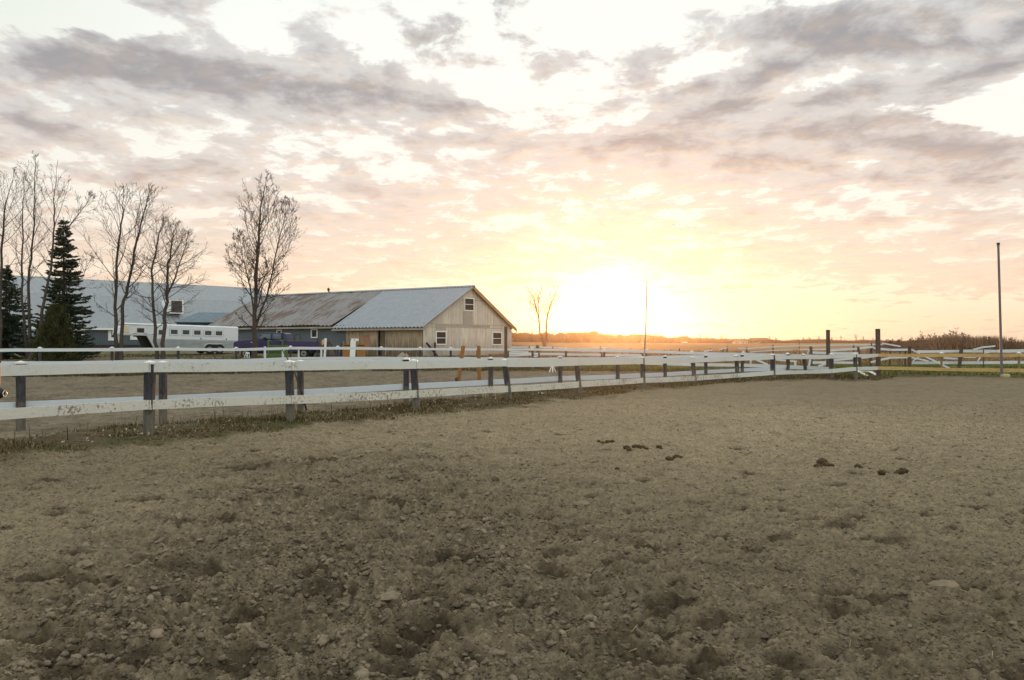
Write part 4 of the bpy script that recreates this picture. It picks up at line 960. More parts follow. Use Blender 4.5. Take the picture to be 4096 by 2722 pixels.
# pair behind trailer nose
b1=G(468,1440,.40); b1.z=gz(b1.x,b1.y)-.1; Y=b1.y
bare_tree('bare_tree','tall bare tree with two slender stems, between spruce and horse trailer',b1,
  [([b1,P(462,1300,Y),P(462,1160,Y),P(475,960,Y),P(490,840,Y),P(494,760,Y)],.16,.14,3.6),
   ([b1+Vector((.2,0,0)),P(490,1230,Y),P(515,1130,Y),P(550,960,Y),P(580,840,Y),P(600,755,Y)],.22,.13,3.3)],seed=8,nb=21,twigs=5,sub=6,buds=.7,tw=.011,ang=(56,26),group='bare trees by the barns',up=.10)
b2=G(640,1441,.40); b2.z=gz(b2.x,b2.y)-.1; Y=b2.y
bare_tree('bare_tree','low spreading bare tree with forked trunk in front of the horse trailer',b2,
  [([b2+Vector((-.15,0,0)),P(622,1340,Y),P(612,1200,Y),P(612,1050,Y),P(640,930,Y),P(655,890,Y)],.2,.13,3.3),
   ([b2+Vector((.15,0,0)),P(655,1300,Y),P(668,1180,Y),P(672,1050,Y),P(690,960,Y),P(700,900,Y)],.2,.14,3.8),
   ([P(662,1200,Y),P(700,1110,Y+.2),P(735,1010,Y+.3),P(755,930,Y+.3)],.15,.07,2.8)],seed=15,nb=28,twigs=6,sub=7,buds=False,tw=.012,ang=(74,34),group='bare trees by the barns',up=.055,wig=.09)
# left group
b3=G(112,1436,.40); b3.z=gz(b3.x,b3.y)-.1; Y=b3.y
bare_tree('bare_tree','bare tree with two parallel slim stems left of the tall spruce',b3,
  [([b3,P(88,1200,Y),P(88,1050,Y),P(90,850,Y),P(100,680,Y)],.22,.11,3.2),
   ([b3+Vector((.2,0,0)),P(112,1150,Y),P(128,1000,Y),P(140,800,Y),P(140,620,Y)],.22,.12,3.3)],seed=21,nb=18,twigs=5,sub=5,buds=.7,tw=.010,group='bare trees by the barns',up=.10)
b4=G(142,1438,.40); b4.z=gz(b4.x,b4.y)-.1; Y=b4.y-.6; b4.y=Y
bare_tree('bare_tree','bare tree leaning right across the tall spruce with long arching side branch',b4,
  [([b4,P(160,1300,Y),P(180,1180,Y),P(208,1040,Y),P(218,900,Y),P(215,800,Y),P(232,640,Y)],.3,.13,3.0),
   ([P(165,1290,Y),P(235,1180,Y-.4),P(330,1110,Y-.7),P(372,1020,Y-.9)],.3,.05,1.9),
   ([P(218,960,Y),P(280,900,Y),P(335,830,Y),P(370,780,Y)],.3,.045,1.9)],seed=27,nb=16,twigs=5,sub=5,buds=.7,tw=.010,group='bare trees by the barns',up=.09)
b5=G(2,1438,.40); b5.z=gz(b5.x,b5.y)-.1; Y=b5.y+.8
bare_tree('bare_tree','bare tree at the very left edge rising over the small dark spruce',b5,
  [([b5,P(5,1150,Y),P(10,950,Y),P(20,830,Y),P(60,680,Y)],.2,.13,3.6),([b5,P(-60,1150,Y),P(-80,900,Y),P(-60,720,Y)],.25,.11,3.4)],seed=33,nb=18,twigs=5,sub=5,buds=.7,tw=.010,group='bare trees by the barns',up=.10)
# lone tree in the field
b6=P(2180,1400,185); b6.z=gz(b6.x,b6.y)-.3; Y=185
bare_tree('bare_tree','lone twin-stemmed bare tree out in the brown field before the glowing sky',b6,
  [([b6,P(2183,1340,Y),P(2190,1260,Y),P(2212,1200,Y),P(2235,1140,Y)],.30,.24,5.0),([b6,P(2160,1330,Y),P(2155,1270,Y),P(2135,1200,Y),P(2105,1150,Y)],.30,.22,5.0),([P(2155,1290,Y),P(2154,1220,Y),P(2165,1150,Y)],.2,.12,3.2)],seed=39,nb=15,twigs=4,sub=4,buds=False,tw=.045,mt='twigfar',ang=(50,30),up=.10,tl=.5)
# ---- spruces
M['needle']=plain('dark_spruce_needles',(.040,.062,.030),.75,0,.5,2.2,.15,0)
M['cedar']=plain('olive_cedar_foliage',(.050,.055,.018),.8,0,.5,1.6,.1,0)
def spruce(label,base,Ht,Rb,seed,group='spruces by the big barn'):
    r=np.random.default_rng(seed); root=thing('spruce_tree',label,'tree',base,group=group)
    tk=MB(); tk.tube([(0,0,-.2),(0,0,Ht*.5),(0,0,Ht)],[.16,.10,.02],8,False); tk.build('trunk',M['bark'],root)
    tri=[]
    z_=.5
    while z_<Ht-.15:
        u=z_/Ht; Rw=Rb*(1-u)**.82*(1 if u>.08 else .8)+.06; nb_=int(6+5*(1-u))
        for b_ in range(nb_):
            a=r.uniform(0,6.283); L=Rw*r.uniform(.60,1.15); 
            ca,sa_=math.cos(a),math.sin(a); dr=-.10-.28*(1-u); 
            m_=max(10,int(L*58)); t=np.sort(r.random(m_)**.75); 
            # bough line: droops then lifts at its tip
            bx=ca*L*t; by=sa_*L*t; zj=z_+r.normal(0,.09); bz_=zj+L*(dr*t*1.35+.26*t**3)
            wdt=.34*L*(1-t)*.55+.07
            off=r.uniform(-1,1,m_)*wdt; px_=bx-sa_*off; py_=by+ca*off; pz=bz_-np.abs(off)*.25-r.random(m_)*.10*(1-t*.6)
            ln=r.uniform(.12,.24,m_); w2_=ln*.30
            d_=np.stack([ca*.75+r.normal(0,.35,m_)-sa_*np.sign(off)*.45,sa_*.75+r.normal(0,.35,m_)+ca*np.sign(off)*.45,r.normal(-.12,.22,m_)],1)
            d_/=np.linalg.norm(d_,axis=1)[:,None]
            p=np.stack([px_,py_,pz],1); sdv=np.cross(d_,r.normal(0,1,(m_,3))); sdv/=np.linalg.norm(sdv,axis=1)[:,None]
            A=p-sdv*w2_[:,None]; B_=p+sdv*w2_[:,None]; Cc=p+d_*ln[:,None]
            tri.append(np.stack([A,B_,Cc],1))
        z_+=r.uniform(.13,.24)*(1.25 if u<.75 else .9)
    tri=np.concatenate(tri); npmesh('crown',tri.reshape(-1,3),np.arange(len(tri)*3).reshape(-1,3),M['needle'],root)
    return root
b=G(255,1437,.4); b.z=gz(b.x,b.y); Y=b.y
spruce('tall dark spruce with drooping boughs standing before the gambrel barn',b,(1437-868)*Y/F,2.35,5)
b=G(-25,1437,.4); b.z=gz(b.x,b.y); b.y+=1.5
spruce('smaller dark spruce cut by the left edge of the view',b,(1437-1060)*b.y/F,2.6,6)
def cedar(label,base,Ht,Rr,seed):
    r=np.random.default_rng(seed); root=thing('cedar_bush',label,'bush',base)
    n=12000; t=r.random(n)**1.15; a=r.uniform(0,6.283,n); prof=np.clip(1.02-t,0,1)**.55*np.clip(.75+t*2,0,1)
    lob=1+.22*np.sin(a*3+t*9)+.16*np.sin(a*7-t*15)+.5*(fbm(a*2.5,t*9,3,5)-.5); rr_=Rr*prof*lob*r.uniform(.35,1.0,n)**.5
    p=np.stack([np.cos(a)*rr_,np.sin(a)*rr_,t*Ht],1); d_=np.stack([np.cos(a)*.35,np.sin(a)*.35,np.ones(n)],1)+r.normal(0,.35,(n,3)); d_/=np.linalg.norm(d_,axis=1)[:,None]
    s_=np.cross(d_,r.normal(0,1,(n,3))); s_/=np.linalg.norm(s_,axis=1)[:,None]; ln=r.uniform(.10,.26,n)[:,None]
    tri=np.stack([p-s_*ln*.22,p+s_*ln*.22,p+d_*ln],1)
    npmesh('foliage',tri.reshape(-1,3),np.arange(n*3).reshape(-1,3),M['cedar'],root)
    tk=MB(); tk.tube([(0,0,-.1),(0,0,Ht*.5)],[.1,.04],6,False); tk.build('stem',M['bark'],root)
b=G(225,1446,.35); b.z=gz(b.x,b.y); cedar('round olive green cedar bush in front of the tall spruce foot',b,(1446-1215)*b.y/F,1.28,9)
# ---- far tree line: fans of bare sticks
def brush(name,label,cat,pts,hts,n,seed,mt,wid,dep,kind='stuff',stick=(.25,.6),parent=None,thickf=.06):
    """pts: plan polyline; n sticks leaning every way, densest low down"""
    r=np.random.default_rng(seed); P_=np.array([[p[0],p[1]] for p in pts]); Hh=np.array(hts)
    t=r.random(n)*(len(P_)-1); i=t.astype(int); f=(t-i)[:,None]; xy=P_[i]*(1-f)+P_[i+1]*f; hh=Hh[i]*(1-f[:,0])+Hh[i+1]*f[:,0]
    lump=.62+.5*fbm(xy[:,0]/14.,xy[:,1]/200.,3,seed)+.55*(fbm(xy[:,0]/3.5,xy[:,1]/60.,2,seed+1)-.5)
    hh=hh*lump
    xy=xy+r.normal(0,1,(n,2))*np.array([1,dep])
    z0=macro(xy[:,0],xy[:,1]); u=r.random(n)**1.25
    L=hh*r.uniform(*stick,n); p0=np.stack([xy[:,0],xy[:,1],z0+u*np.maximum(hh-L*.8,.1)],1)
    d_=np.stack([r.normal(0,.42,n),r.normal(0,.42,n),np.ones(n)],1); d_/=np.linalg.norm(d_,axis=1)[:,None]
    w_=(hh*thickf*r.uniform(.5,1.4,n)*(1-.6*u))[:,None]; a=r.uniform(0,6.28,n); s_=np.stack([np.cos(a),np.sin(a)*.5,np.zeros(n)],1)
    tri=np.stack([p0-s_*w_,p0+s_*w_,p0+d_*L[:,None]],1)
    o=npmesh(name,tri.reshape(-1,3),np.arange(n*3).reshape(-1,3),M[mt],parent)
    if label: tag(o,label,cat,None,kind)
    return o
M['brush']=plain('red_brown_brush',(.115,.060,.035),.95,0,.35,.05,.05,0)
M['brushnear']=plain('thicket_brush',(.21,.13,.08),.95,0,.35,.3,.05,0)
TL=[P(1980,1372,430),P(2250,1370,450),P(2480,1371,520),P(2620,1374,600),P(2900,1377,760),P(3300,1379,850),P(3800,1380,900),P(4200,1381,900),P(4700,1381,900)]
tops=[1330,1333,1338,1344,1353,1356,1362,1370,1372]
hts=[(1372-tp)*p.y/F*1.18 for tp,p in zip(tops,TL)]
brush('distant_woodland','brown leafless woodland along the far edge of the field','woodland',TL,hts,80000,71,'brush',1,6.0,stick=(.30,.62),thickf=.07)
# individually visible trees on the skyline
sky_trees=[(2130,1322,7),(2205,1318,5),(2345,1326,9),(2480,1322,8),(2535,1318,10),(2622,1326,26),(2700,1342,12),(2745,1340,10),(2798,1332,24),(2828,1344,16),(2886,1338,26),(2904,1344,14),(3078,1344,22),(3102,1350,16),(3212,1350,14),(3236,1349,16),(3276,1347,18),(3328,1350,14),(3365,1344,14),(3424,1336,22),(3452,1346,16),(3490,1352,14),(3606,1350,18),(3640,1356,14),(2410,1330,9),(2270,1327,8)]
ORD=['first','second','third','fourth','fifth','sixth','seventh','eighth','ninth','tenth','eleventh','twelfth','thirteenth','fourteenth']
def landmark(x,lms):
    c=[l for l in lms if l[0]<=x][-1]; return c
sky_trees.sort(); LM=[(2045,'the plywood barn gable'),(2586,'the thin pale pole'),(2960,'the far white farmhouses'),(3313,'the left tall brown post'),(3512,'the tall corner post')]
def ordlabel(x,allx,lms,what):
    l=landmark(x,lms); k=[a for a in allx if landmark(a,lms)==l].index(x); return f'{ORD[k]} {what} to the right of {l[1]}'
for i,(x,yt,wp_) in enumerate(sky_trees):
    Yt=float(np.interp(x,[1980,2480,2620,2900,3300,4200],[425,510,590,745,835,880])); bb=P(x,1372,Yt-4); bb.z=gz(bb.x,bb.y)-.3
    hh=(ztop(yt,Yt)-bb.z); wd_=wp_*Yt/F
    nb_='left of' if i%2 else 'right of'
    tpz=bb+Vector((random.uniform(-.3,.3),0,hh))
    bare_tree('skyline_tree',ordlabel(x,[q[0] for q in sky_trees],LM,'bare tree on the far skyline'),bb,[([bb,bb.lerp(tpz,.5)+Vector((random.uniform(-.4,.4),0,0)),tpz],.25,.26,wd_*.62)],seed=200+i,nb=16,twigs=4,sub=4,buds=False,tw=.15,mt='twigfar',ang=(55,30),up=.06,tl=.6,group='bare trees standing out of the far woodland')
# thicket on the right: separate bare shrubs
random.seed(91)
k_=0
shr=[(3560,1352,22),(3600,1353,20),(3640,1350,20),(3676,1345,24),(3696,1322,30),(3728,1334,30),(3762,1336,34),(3796,1320,34),(3835,1308,44),(3866,1332,34),(3900,1350,26),(3938,1342,30),(3968,1352,24),(4010,1360,22),(4050,1340,26),(4085,1362,22)]
for i,(x,yt,wpx) in enumerate(shr):
    Yt=140+random.uniform(-4,4); bb=P(x,1405,Yt); bb.z=gz(bb.x,bb.y)-.1; hh=ztop(yt,Yt)-bb.z; r=random.Random(300+i)
    stems=[]
    for s_ in range(4):
        a=r.uniform(-1,1)*wpx*Yt/F*.55; tp=bb+Vector((a,r.uniform(-.4,.4),hh*r.uniform(.72,1.0))); md=bb.lerp(tp,.5)+Vector((r.uniform(-.25,.25),0,0)); stems.append(([bb+Vector((a*.3,0,0)),md,tp],.25,.055,wpx*Yt/F*.42))
    bare_tree('bare_shrub',ordlabel(x,[q[0] for q in shr],[(3512,'the tall corner post'),(3990,'the tall metal pole')],'bare shrub of the brown thicket'),bb,stems,seed=320+i,nb=9,twigs=4,sub=5,buds=False,tw=.045,mt='twigfar',cat='shrub',ang=(60,40),up=.04,tl=.7,group='bare shrubs of the right thicket',wig=.16)
TK=[P(3520,1402,136),P(3620,1404,138),P(3800,1405,140),P(3980,1405,140),P(4200,1403,140),P(4600,1400,150)]
brush('thicket_undergrowth','dense tangle of brown stems filling the foot of the right thicket','undergrowth',TK,[1.2,2.1,2.9,2.7,2.3,2.2],26000,72,'brushnear',1,2.0,stick=(.3,.6),thickf=.030)
TK=[P(1985,1380,118),P(2060,1382,122),P(2140,1384,130)]
brush('barn_side_brush','bare brown brush beside the right corner of the plywood barn','brush',TK,[1.4,1.2,.7],1500,73,'brushnear',1,1.5,stick=(.4,.9),thickf=.02)
# houses on the skyline
def house(label,x,y,wpx,hpx,Yh,col,roofc,gbl=False):
    bb=P(x,y,Yh); bb.z=gz(bb.x,bb.y)-.2; w_=wpx*Yh/F; h_=hpx*Yh/F; rt=thing('farm_house',label,'house',bb,.0,group='white buildings far across the field')
    m=MB(); m.box(-w_/2,0,0,w_/2,8,h_*.6); m.build('wall',M[col],rt); m=MB()
    m.prism([(-.6,h_*.6),(8.6,h_*.6),(4,h_)],'x',-w_/2-.4,w_/2+.4); m.build('roof',M[roofc],rt)
    for q in (-.25,.2):
        m=MB(); m.box(w_*q-.6,-.04,h_*.18,w_*q+.6,-.004,h_*.42); m.build('window',M['glass'],rt)
M['hw']=plain('far_white_house_paint',(.72,.68,.62),.8,0,.05,1); M['hr']=plain('far_brown_roof',(.19,.12,.09),.9,0,.1,1); M['hb']=plain('far_long_brown_building',(.16,.10,.07),.9,0,.1,1)
house('white farmhouse far away on the skyline, left of the white pair',2951,1378,22,14,640,'hw','hr')
house('white farmhouse far away on the skyline, right of the white pair',2980,1378,24,15,645,'hw','hr')
house('tiny low pale shed far away, left of the two white farmhouses',2742,1374,14,6,600,'hw','hw')
house('tiny pale flat shed far away, right of the white farmhouses',3034,1376,12,6,640,'hw','hb')
house('very long flat brown building among the far woodland right of the farmhouses',3040,1376,66,24,700,'hb','hb')
# ================================================================ pickup truck (faces left)
M['purple']=plain('deep_purple_car_paint',(.022,.013,.075),.18,.25,.1,2,.6,0)
M['rubber']=plain('dusty_black_tyre',(.022,.021,.02),.85,0,.3,8,.2,0); M['rim']=plain('dull_steel_rim',(.34,.32,.28),.4,.6,.2,8,.5,0)
M['chrome']=plain('bumper_chrome',(.45,.45,.44),.25,.9,.1,4,.5,0); M['carglass']=plain('truck_window_glass',(.08,.125,.13),.08,.2,.2,2,.6,0)
M['lamp']=plain('clear_headlight_lens',(.60,.55,.48),.2,0,.1,4,.6,0); M['amber']=plain('amber_marker_lens',(.55,.20,.04),.3); M['redl']=plain('red_marker_lens',(.32,.03,.03),.3,0,.1,4,.5,0)
M['black']=plain('black_plastic_trim',(.015,.015,.016),.6,0,.2,6,.2,0)
tb=P(932,1433,68); tr=thing('pickup_truck','deep purple crew cab pickup truck parked facing left behind the paddock fence','truck',(tb.x,68,tb.z-.02),R(-2))
def wheel(par,x,y,r,w_,rim=.58,seg=26):
    m=MB(); m.tube([(x,y,r),(x,y+w_*.08,r),(x,y+w_*.92,r),(x,y+w_,r)],[r*.93,r,r,r*.93],seg); o=m.build('wheel',M['rubber'],par)
    m=MB(); yy=y if w_>0 else y
    m.tube([(x,y-.012*(1 if w_>0 else -1),r),(x,y+.02*(1 if w_>0 else -1),r)],[r*rim,r*rim],seg); q=m.build('rim',M['rim'],o)
    m=MB()
    for k in range(8):
        a=k*math.pi/4; m.tube([(x+math.cos(a)*r*rim*.66,y-.022*(1 if w_>0 else -1),r+math.sin(a)*r*rim*.66),(x+math.cos(a)*r*rim*.66,y,r+math.sin(a)*r*rim*.66)],r*.085,8)
    m.tube([(x,y-.05*(1 if w_>0 else -1),r),(x,y,r)],r*.2,12)
    m.build('rim_holes',M['black'],o)
def arch(cx,r,n=12,z0=.58): 
    return [(cx+r*math.cos(a),.37+r*math.sin(a)) for a in [math.pi-math.asin(min(1,(z0-.37)/r))-(math.pi-2*math.asin((z0-.37)/r))*i/n for i in range(n+1)]]
fx,rx=.95,5.53
side=[(.06,.62),(.02,.80),(.02,1.18),(.12,1.30),(.5,1.385),(1.2,1.45),(1.72,1.50),(4.30,1.34),(6.86,1.33),(6.9,1.25),(6.9,.72),(6.84,.66)]
low=[(6.84,.62)]+[(p[0],p[1]) for p in reversed(arch(rx,.50))]+[(rx-.62,.50),(fx+.62,.50)]+[(p[0],p[1]) for p in reversed(arch(fx,.50))]+[(.2,.58)]
body=side[:-1]+low
m=MB(); m.prism([(x,z) for x,z in body],'y',0,2.0); bo=m.build('body',M['purple'],tr,bevel=.035)
# hood bulge handled by bevel; cab greenhouse tapers inwards
cab=[(1.70,1.46),(2.10,1.86),(2.26,1.95),(2.6,1.99),(3.8,1.985),(4.05,1.93),(4.26,1.46)]
m=MB(); n=len(cab); ins=lambda z:.04+.16*max(0,(z-1.46)/.5)
v=[(x,ins(z),z) for x,z in cab]+[(x,2-ins(z),z) for x,z in cab]
m.add(v,[tuple(range(n)),tuple(reversed(range(n,2*n)))]+[(i,n+i,n+(i+1)%n,(i+1)%n) for i in range(n)]); m.build('cab',M['purple'],tr,bevel=.03)
def glasspoly(poly,nm='side_window'):
    m=MB(); n=len(poly)
    for sgn in (0,1):
        if sgn==0: a=[(x,ins(z)-.012,z) for x,z in poly]; b_=[(x,ins(z)+.01,z) for x,z in poly]
        else: a=[(x,2-ins(z)+.012,z) for x,z in poly]; b_=[(x,2-ins(z)-.01,z) for x,z in poly]
        mm=MB(); mm.add(a+b_,[tuple(range(n)),tuple(reversed(range(n,2*n)))]+[(i,n+i,n+(i+1)%n,(i+1)%n) for i in range(n)]); mm.build(nm,M['carglass'],tr)
glasspoly([(1.95,1.52),(2.28,1.87),(2.92,1.91),(2.92,1.52)]); glasspoly([(3.08,1.52),(3.08,1.91),(3.72,1.91),(3.74,1.52)])
glasspoly([(3.98,1.52),(3.94,1.88),(4.04,1.86),(4.16,1.52)])
m=MB(); m.add([(1.69,.16,1.49),(1.69,1.84,1.49),(2.22,1.74,1.935),(2.22,.26,1.935),(1.73,.16,1.47),(1.73,1.84,1.47),(2.26,1.74,1.91),(2.26,.26,1.91)],[(0,1,2,3),(7,6,5,4),(0,4,5,1),(1,5,6,2),(2,6,7,3),(3,7,4,0)]); m.build('windscreen',M['carglass'],tr)
for x in (2.98,3.86,1.82):
    m=MB(); m.box(x-.012,-.004,.62,x+.012,.01,1.42); m.build('door_seam',M['black'],tr)
for x in (3.0,3.82):
    m=MB(); m.box(x-.16,-.04,1.36,x-.02,-.004,1.40); m.build('door_handle',M['chrome'],tr)
m=MB(); m.box(-.10,-.02,.60,.10,2.02,.80); m.build('bumper',M['chrome'],tr,bevel=.02)
m=MB(); m.box(6.90,.05,.62,7.02,1.95,.80); m.build('bumper',M['chrome'],tr,bevel=.02)
m=MB(); m.box(-.015,.35,.86,.02,1.65,1.16); m.build('grille',M['black'],tr)
for y in (.02,1.72):
    m=MB(); m.box(-.02,y,.92,.16,y+.27,1.16); m.build('headlight',M['lamp'],tr,bevel=.02)
m=MB(); m.box(.08,-.012,.86,.20,.0,.93); m.build('marker_light',M['amber'],tr)
m=MB(); m.box(6.80,-.01,.95,6.905,.12,1.25); m.build('tail_light',M['redl'],tr)
for cx in (fx,rx):
    m=MB(); pts=[(cx+.54*math.cos(a),-.03,.37+.54*math.sin(a)) for a in [math.pi*i/14 for i in range(15)]]; m.tube(pts,.045,6); m.build('wheel_arch',M['purple'],tr,sm=True)
    wheel(tr,cx,.05,.37,.27); wheel(tr,cx,1.95,.37,-.27)
m=MB(); m.box(1.5,.2,.36,5.0,1.8,.52); m.box(6.0,.3,.42,6.7,1.7,.62); m.build('chassis',M['black'],tr)
m=MB(); m.box(.6,.28,.32,1.3,1.72,.66); m.box(5.1,.28,.3,5.95,1.72,.7); m.build('wheel_well',M['black'],tr)
m=MB(); m.box(2.62,-.22,1.46,2.44,-.02,1.62); m.build('side_mirror',M['black'],tr)
m=MB(); m.box(1.4,-.02,1.22,1.62,-.002,1.27); m.build('badge',M['chrome'],tr)
m=MB(); m.tube([(4.75,.3,1.33),(4.75,.3,1.82),(4.80,.3,1.86),(5.18,.3,1.86),(5.22,.3,1.82),(5.22,.3,1.33)],.03,6); m.build('bed_rack',plain('dark_green_tube',(.03,.06,.03),.6),tr)
# ================================================================ gooseneck horse trailer
M['tw']=plain('white_trailer_skin',(.66,.70,.72),.45,0,.06,2,.4,.02); M['alu']=plain('ribbed_aluminium_skin',(.50,.53,.54),.35,.45,.12,2,.5,.02)
M['tp']=plain('nose_panel_warm_reflection',(.62,.50,.36),.25,.5,.1,2,.6,0)  # warm evening reflection put into the panel colour
rb=P(949,1406,77.5); rb.z=gz(rb.x,rb.y)-.02
hd=P(622,1400,73.0); yaw=math.atan2(rb.y-hd.y,rb.x-hd.x); Lt=math.hypot(rb.x-hd.x,rb.y-hd.y)
tl_=thing('horse_trailer','long white gooseneck horse trailer with dark windows and ribbed silver lower side','trailer',rb,yaw,ry=R(1.4))
Wd=2.1; zb,zc,zt=.36,1.20,2.40; Ln=2.9
m=MB(); m.box(-Lt,0,zc,0,Wd,zt-.07); m.build('body',M['tw'],tl_)
m=MB()
m.prism([(0,zt-.075),(Wd,zt-.075),(Wd-.1,zt+.03),(.1,zt+.03)],'x',-Lt-Ln+.25,.02); m.build('roof',M['tw'],tl_)
# nose: tapered gooseneck
gz0=1.52
m=MB(); m.prism([(-Lt-Ln,gz0),(-Lt-Ln+.1,zt-.35),(-Lt-Ln+.5,zt-.08),(-Lt,zt-.08),(-Lt,gz0)],'y',.06,Wd-.06); m.build('gooseneck',M['tw'],tl_,bevel=.03)
m=MB(); m.box(-Lt-Ln+.22,.03,gz0+.1,-Lt-Ln+.75,.058,zt-.25); m.build('nose_panel',M['tp'],tl_)
m=MB(); m.box(-Lt-Ln-.02,.02,gz0-.1,-Lt,Wd-.02,gz0-.002); m.prism([(-Lt,gz0-.1),(-Lt-.75,gz0-.1),(-Lt-.12,zb),(-Lt,zb)],'y',.02,.10); m.build('gooseneck_frame',M['alu'],tl_)
m=MB(); m.prism([(-Lt-.35,gz0-.1),(-Lt-1.1,gz0-.1),(-Lt-.5,zb),(-Lt-.1,zb)],'y',.5,Wd-.3); m.build('front_wall',M['black'],tl_)
m=MB(); m.tube([(-Lt-Ln+.25,Wd/2,gz0-.1),(-Lt-Ln+.25,Wd/2,.75)],.06,8); m.box(-Lt-Ln+.0,.25,.8,-Lt-Ln+.10,.45,gz0-.1); m.build('coupler_leg',M['alu'],tl_)
# ribbed lower side
v=[];f=[];nrib=8; hh=(zc-zb)
K=nrib*8
for i in range(K+1):
    zz=zb+hh*i/K; y_=-.045-.040*math.sin(2*math.pi*i/8); v+=[(-Lt,y_,zz),(0,y_,zz)]
for i in range(K): f.append((2*i,2*i+1,2*i+3,2*i+2))
m=MB(); m.add(v,f); q=m.build('ribbed_side',M['alu'],tl_,sm=True); 
m=MB(); m.box(-Lt,0.001,zb,0,Wd,zc-.002); m.build('lower_body',M['alu'],tl_)
m=MB(); m.box(-Lt,-.09,zb-.07,0,0,zb-.004); m.build('sill_rail',M['alu'],tl_)
m=MB(); m.box(-.03,-.015,zb,.03,.03,zt-.08); m.build('corner_post',M['tw'],tl_)
def twin(x0,x1,z0,z1,frame=True):
    if frame:
        m=MB(); m.box(x0-.13,-.022,z0-.13,x1+.13,-.003,z1+.10); o=m.build('window',plain('grey_window_surround',(.42,.45,.47),.5),tl_,bevel=.01)
        m=MB(); m.box(x0-.10,-.03,z0-.10,x1+.10,-.0225,z1+.07); m.build('frame',M['tw'],o)
        m=MB(); m.box(x0,-.04,z0,x1,-.0305,z1); m.build('pane',M['glass'],o)
    else:
        m=MB(); m.box(x0,-.03+.06,z0,x1,.06-.003,z1); m.build('window',M['glass'],tl_)
px2=lambda px: (px-949)/(949-622)*Lt
for x in (691,737,782,826,870): twin(px2(x-13),px2(x+13),1.62,1.98)
twin(px2(552),px2(578),1.66,2.02,False); m=MB(); m.box(px2(632),-.03,1.55,px2(648),-.003,1.92); m.build('window',M['glass'],tl_)
for x in (545,583,614): m=MB(); m.box(px2(x-6),.045,gz0+.02,px2(x+6),.058,gz0+.06); m.build('marker_light',M['redl'],tl_)
for x in (660,690,718,745,773,802): m=MB(); m.box(px2(x-6),-.105,zb-.06,px2(x+6),-.0905,zb-.01); m.build('marker_light',M['redl'],tl_)
for x in (797,901): m=MB(); m.box(px2(x)-.03,-.05,zc+.02,px2(x)+.03,-.003,zc+.16); m.build('latch',M['black'],tl_)
wx=[px2(832),px2(873)]
m=MB(); pts=[(wx[0]-.55,-.09,.34)]+[(wx[0]+.52*math.cos(a),-.09,.36+.52*math.sin(a)) for a in [math.pi-math.pi*.62*i/8 for i in range(9)]]+[(wx[1]+.52*math.cos(a),-.09,.36+.52*math.sin(a)) for a in [math.pi*.62-math.pi*.62*i/8 for i in range(9)]]; m.tube(pts,.045,6); m.build('fender',M['alu'],tl_,sm=True)
m=MB(); m.prism([(wx[0]-.46,.34)]+[(wx[0]+.46*math.cos(a),.36+.46*math.sin(a)) for a in [math.pi-math.pi*.6*i/8 for i in range(9)]]+[(wx[1]+.46*math.cos(a),.36+.46*math.sin(a)) for a in [math.pi*.6-math.pi*.6*i/8 for i in range(9)]]+[(wx[1]+.46,.34)],'y',-.092,-.02); m.build('wheel_opening',M['black'],tl_)
for x in wx: wheel(tl_,x,-.13,.385,.24); wheel(tl_,x,Wd+.02,.385,-.24)
# ================================================================ jump stands and clutter in front of the barns
M['green']=plain('bright_green_paint',(.06,.125,.022),.6,0,.25,3,.3,.1); M['whitep']=plain('white_gloss_paint',(.72,.75,.74),.5,0,.08,5,.3,.05)
M['ochre']=wood('ochre_stained_wood',(.36,.19,.055),(.22,.11,.03),(3,3,.8)); M['rust']=wood('red_brown_stained_wood',(.15,.055,.03),(.08,.03,.018),(3,3,.8))
M['navy']=plain('navy_blue_paint',(.02,.025,.06),.6); M['yel']=plain('pale_yellow_paint',(.62,.50,.20),.6); M['ashw']=plain('charcoal_post',(.04,.04,.04),.8)
def lp_(o,px,py,Y): p=P(px,py,Y); return (p.x-o.location.x,p.z-o.location.z)
def stand(name,label,cat,px,Y,group=None,yb=None):
    p=P(px,1400,Y); o=thing(name,label,cat,(p.x,Y,gz(p.x,Y)),0,group); return o
def pbox(o,x0,y0,x1,y1,Y,d0,d1,nm,mt):
    a=lp_(o,x0,y1,Y); b_=lp_(o,x1,y0,Y); m=MB(); m.box(a[0],d0,a[1],b_[0],d1,b_[1]); return m.build(nm,M[mt],o)
JG='horse jump stands by the truck'
Y=54; q=stand('jump_stand','bright green jump wing with slatted lower panel and two raised posts','jump stand',1108,Y,JG)
pbox(q,1069,1360,1075.5,1452,Y,0,.10,'post','green'); pbox(q,1126,1360,1132.5,1452,Y,0,.10,'post','green'); pbox(q,1143,1386,1150,1452,Y,0,.10,'post','green')
pbox(q,1075.8,1381,1125.7,1388,Y,.01,.08,'rail','green'); pbox(q,1132.8,1381,1150,1386,Y,.01,.08,'rail','green'); pbox(q,1075.8,1399,1125.7,1405,Y,.01,.08,'rail','green'); pbox(q,1075.8,1431,1125.7,1438,Y,.01,.08,'rail','green'); pbox(q,1132.8,1400,1142.7,1436,Y,.03,.07,'panel','green')
for i in range(9): x=1078+i*5.4; pbox(q,x,1405.3,x+2.9,1430.7,Y,.03,.06,'slat','green')
pbox(q,1076,1415,1125,1417,Y,.062,.09,'rail','green')
Y=57; q=stand('jump_stand','white and yellow picket jump wing with tall slanted white edge board','jump stand',1293,Y,JG)
a=P(1297,1452,Y); b_=P(1303,1354,Y); m=MB(); m.beam((a.x-q.location.x,0,0),(b_.x-q.location.x,0,b_.z-q.location.z),.13,.05,up=(0,1,0)); m.build('edge_board',M['whitep'],q)
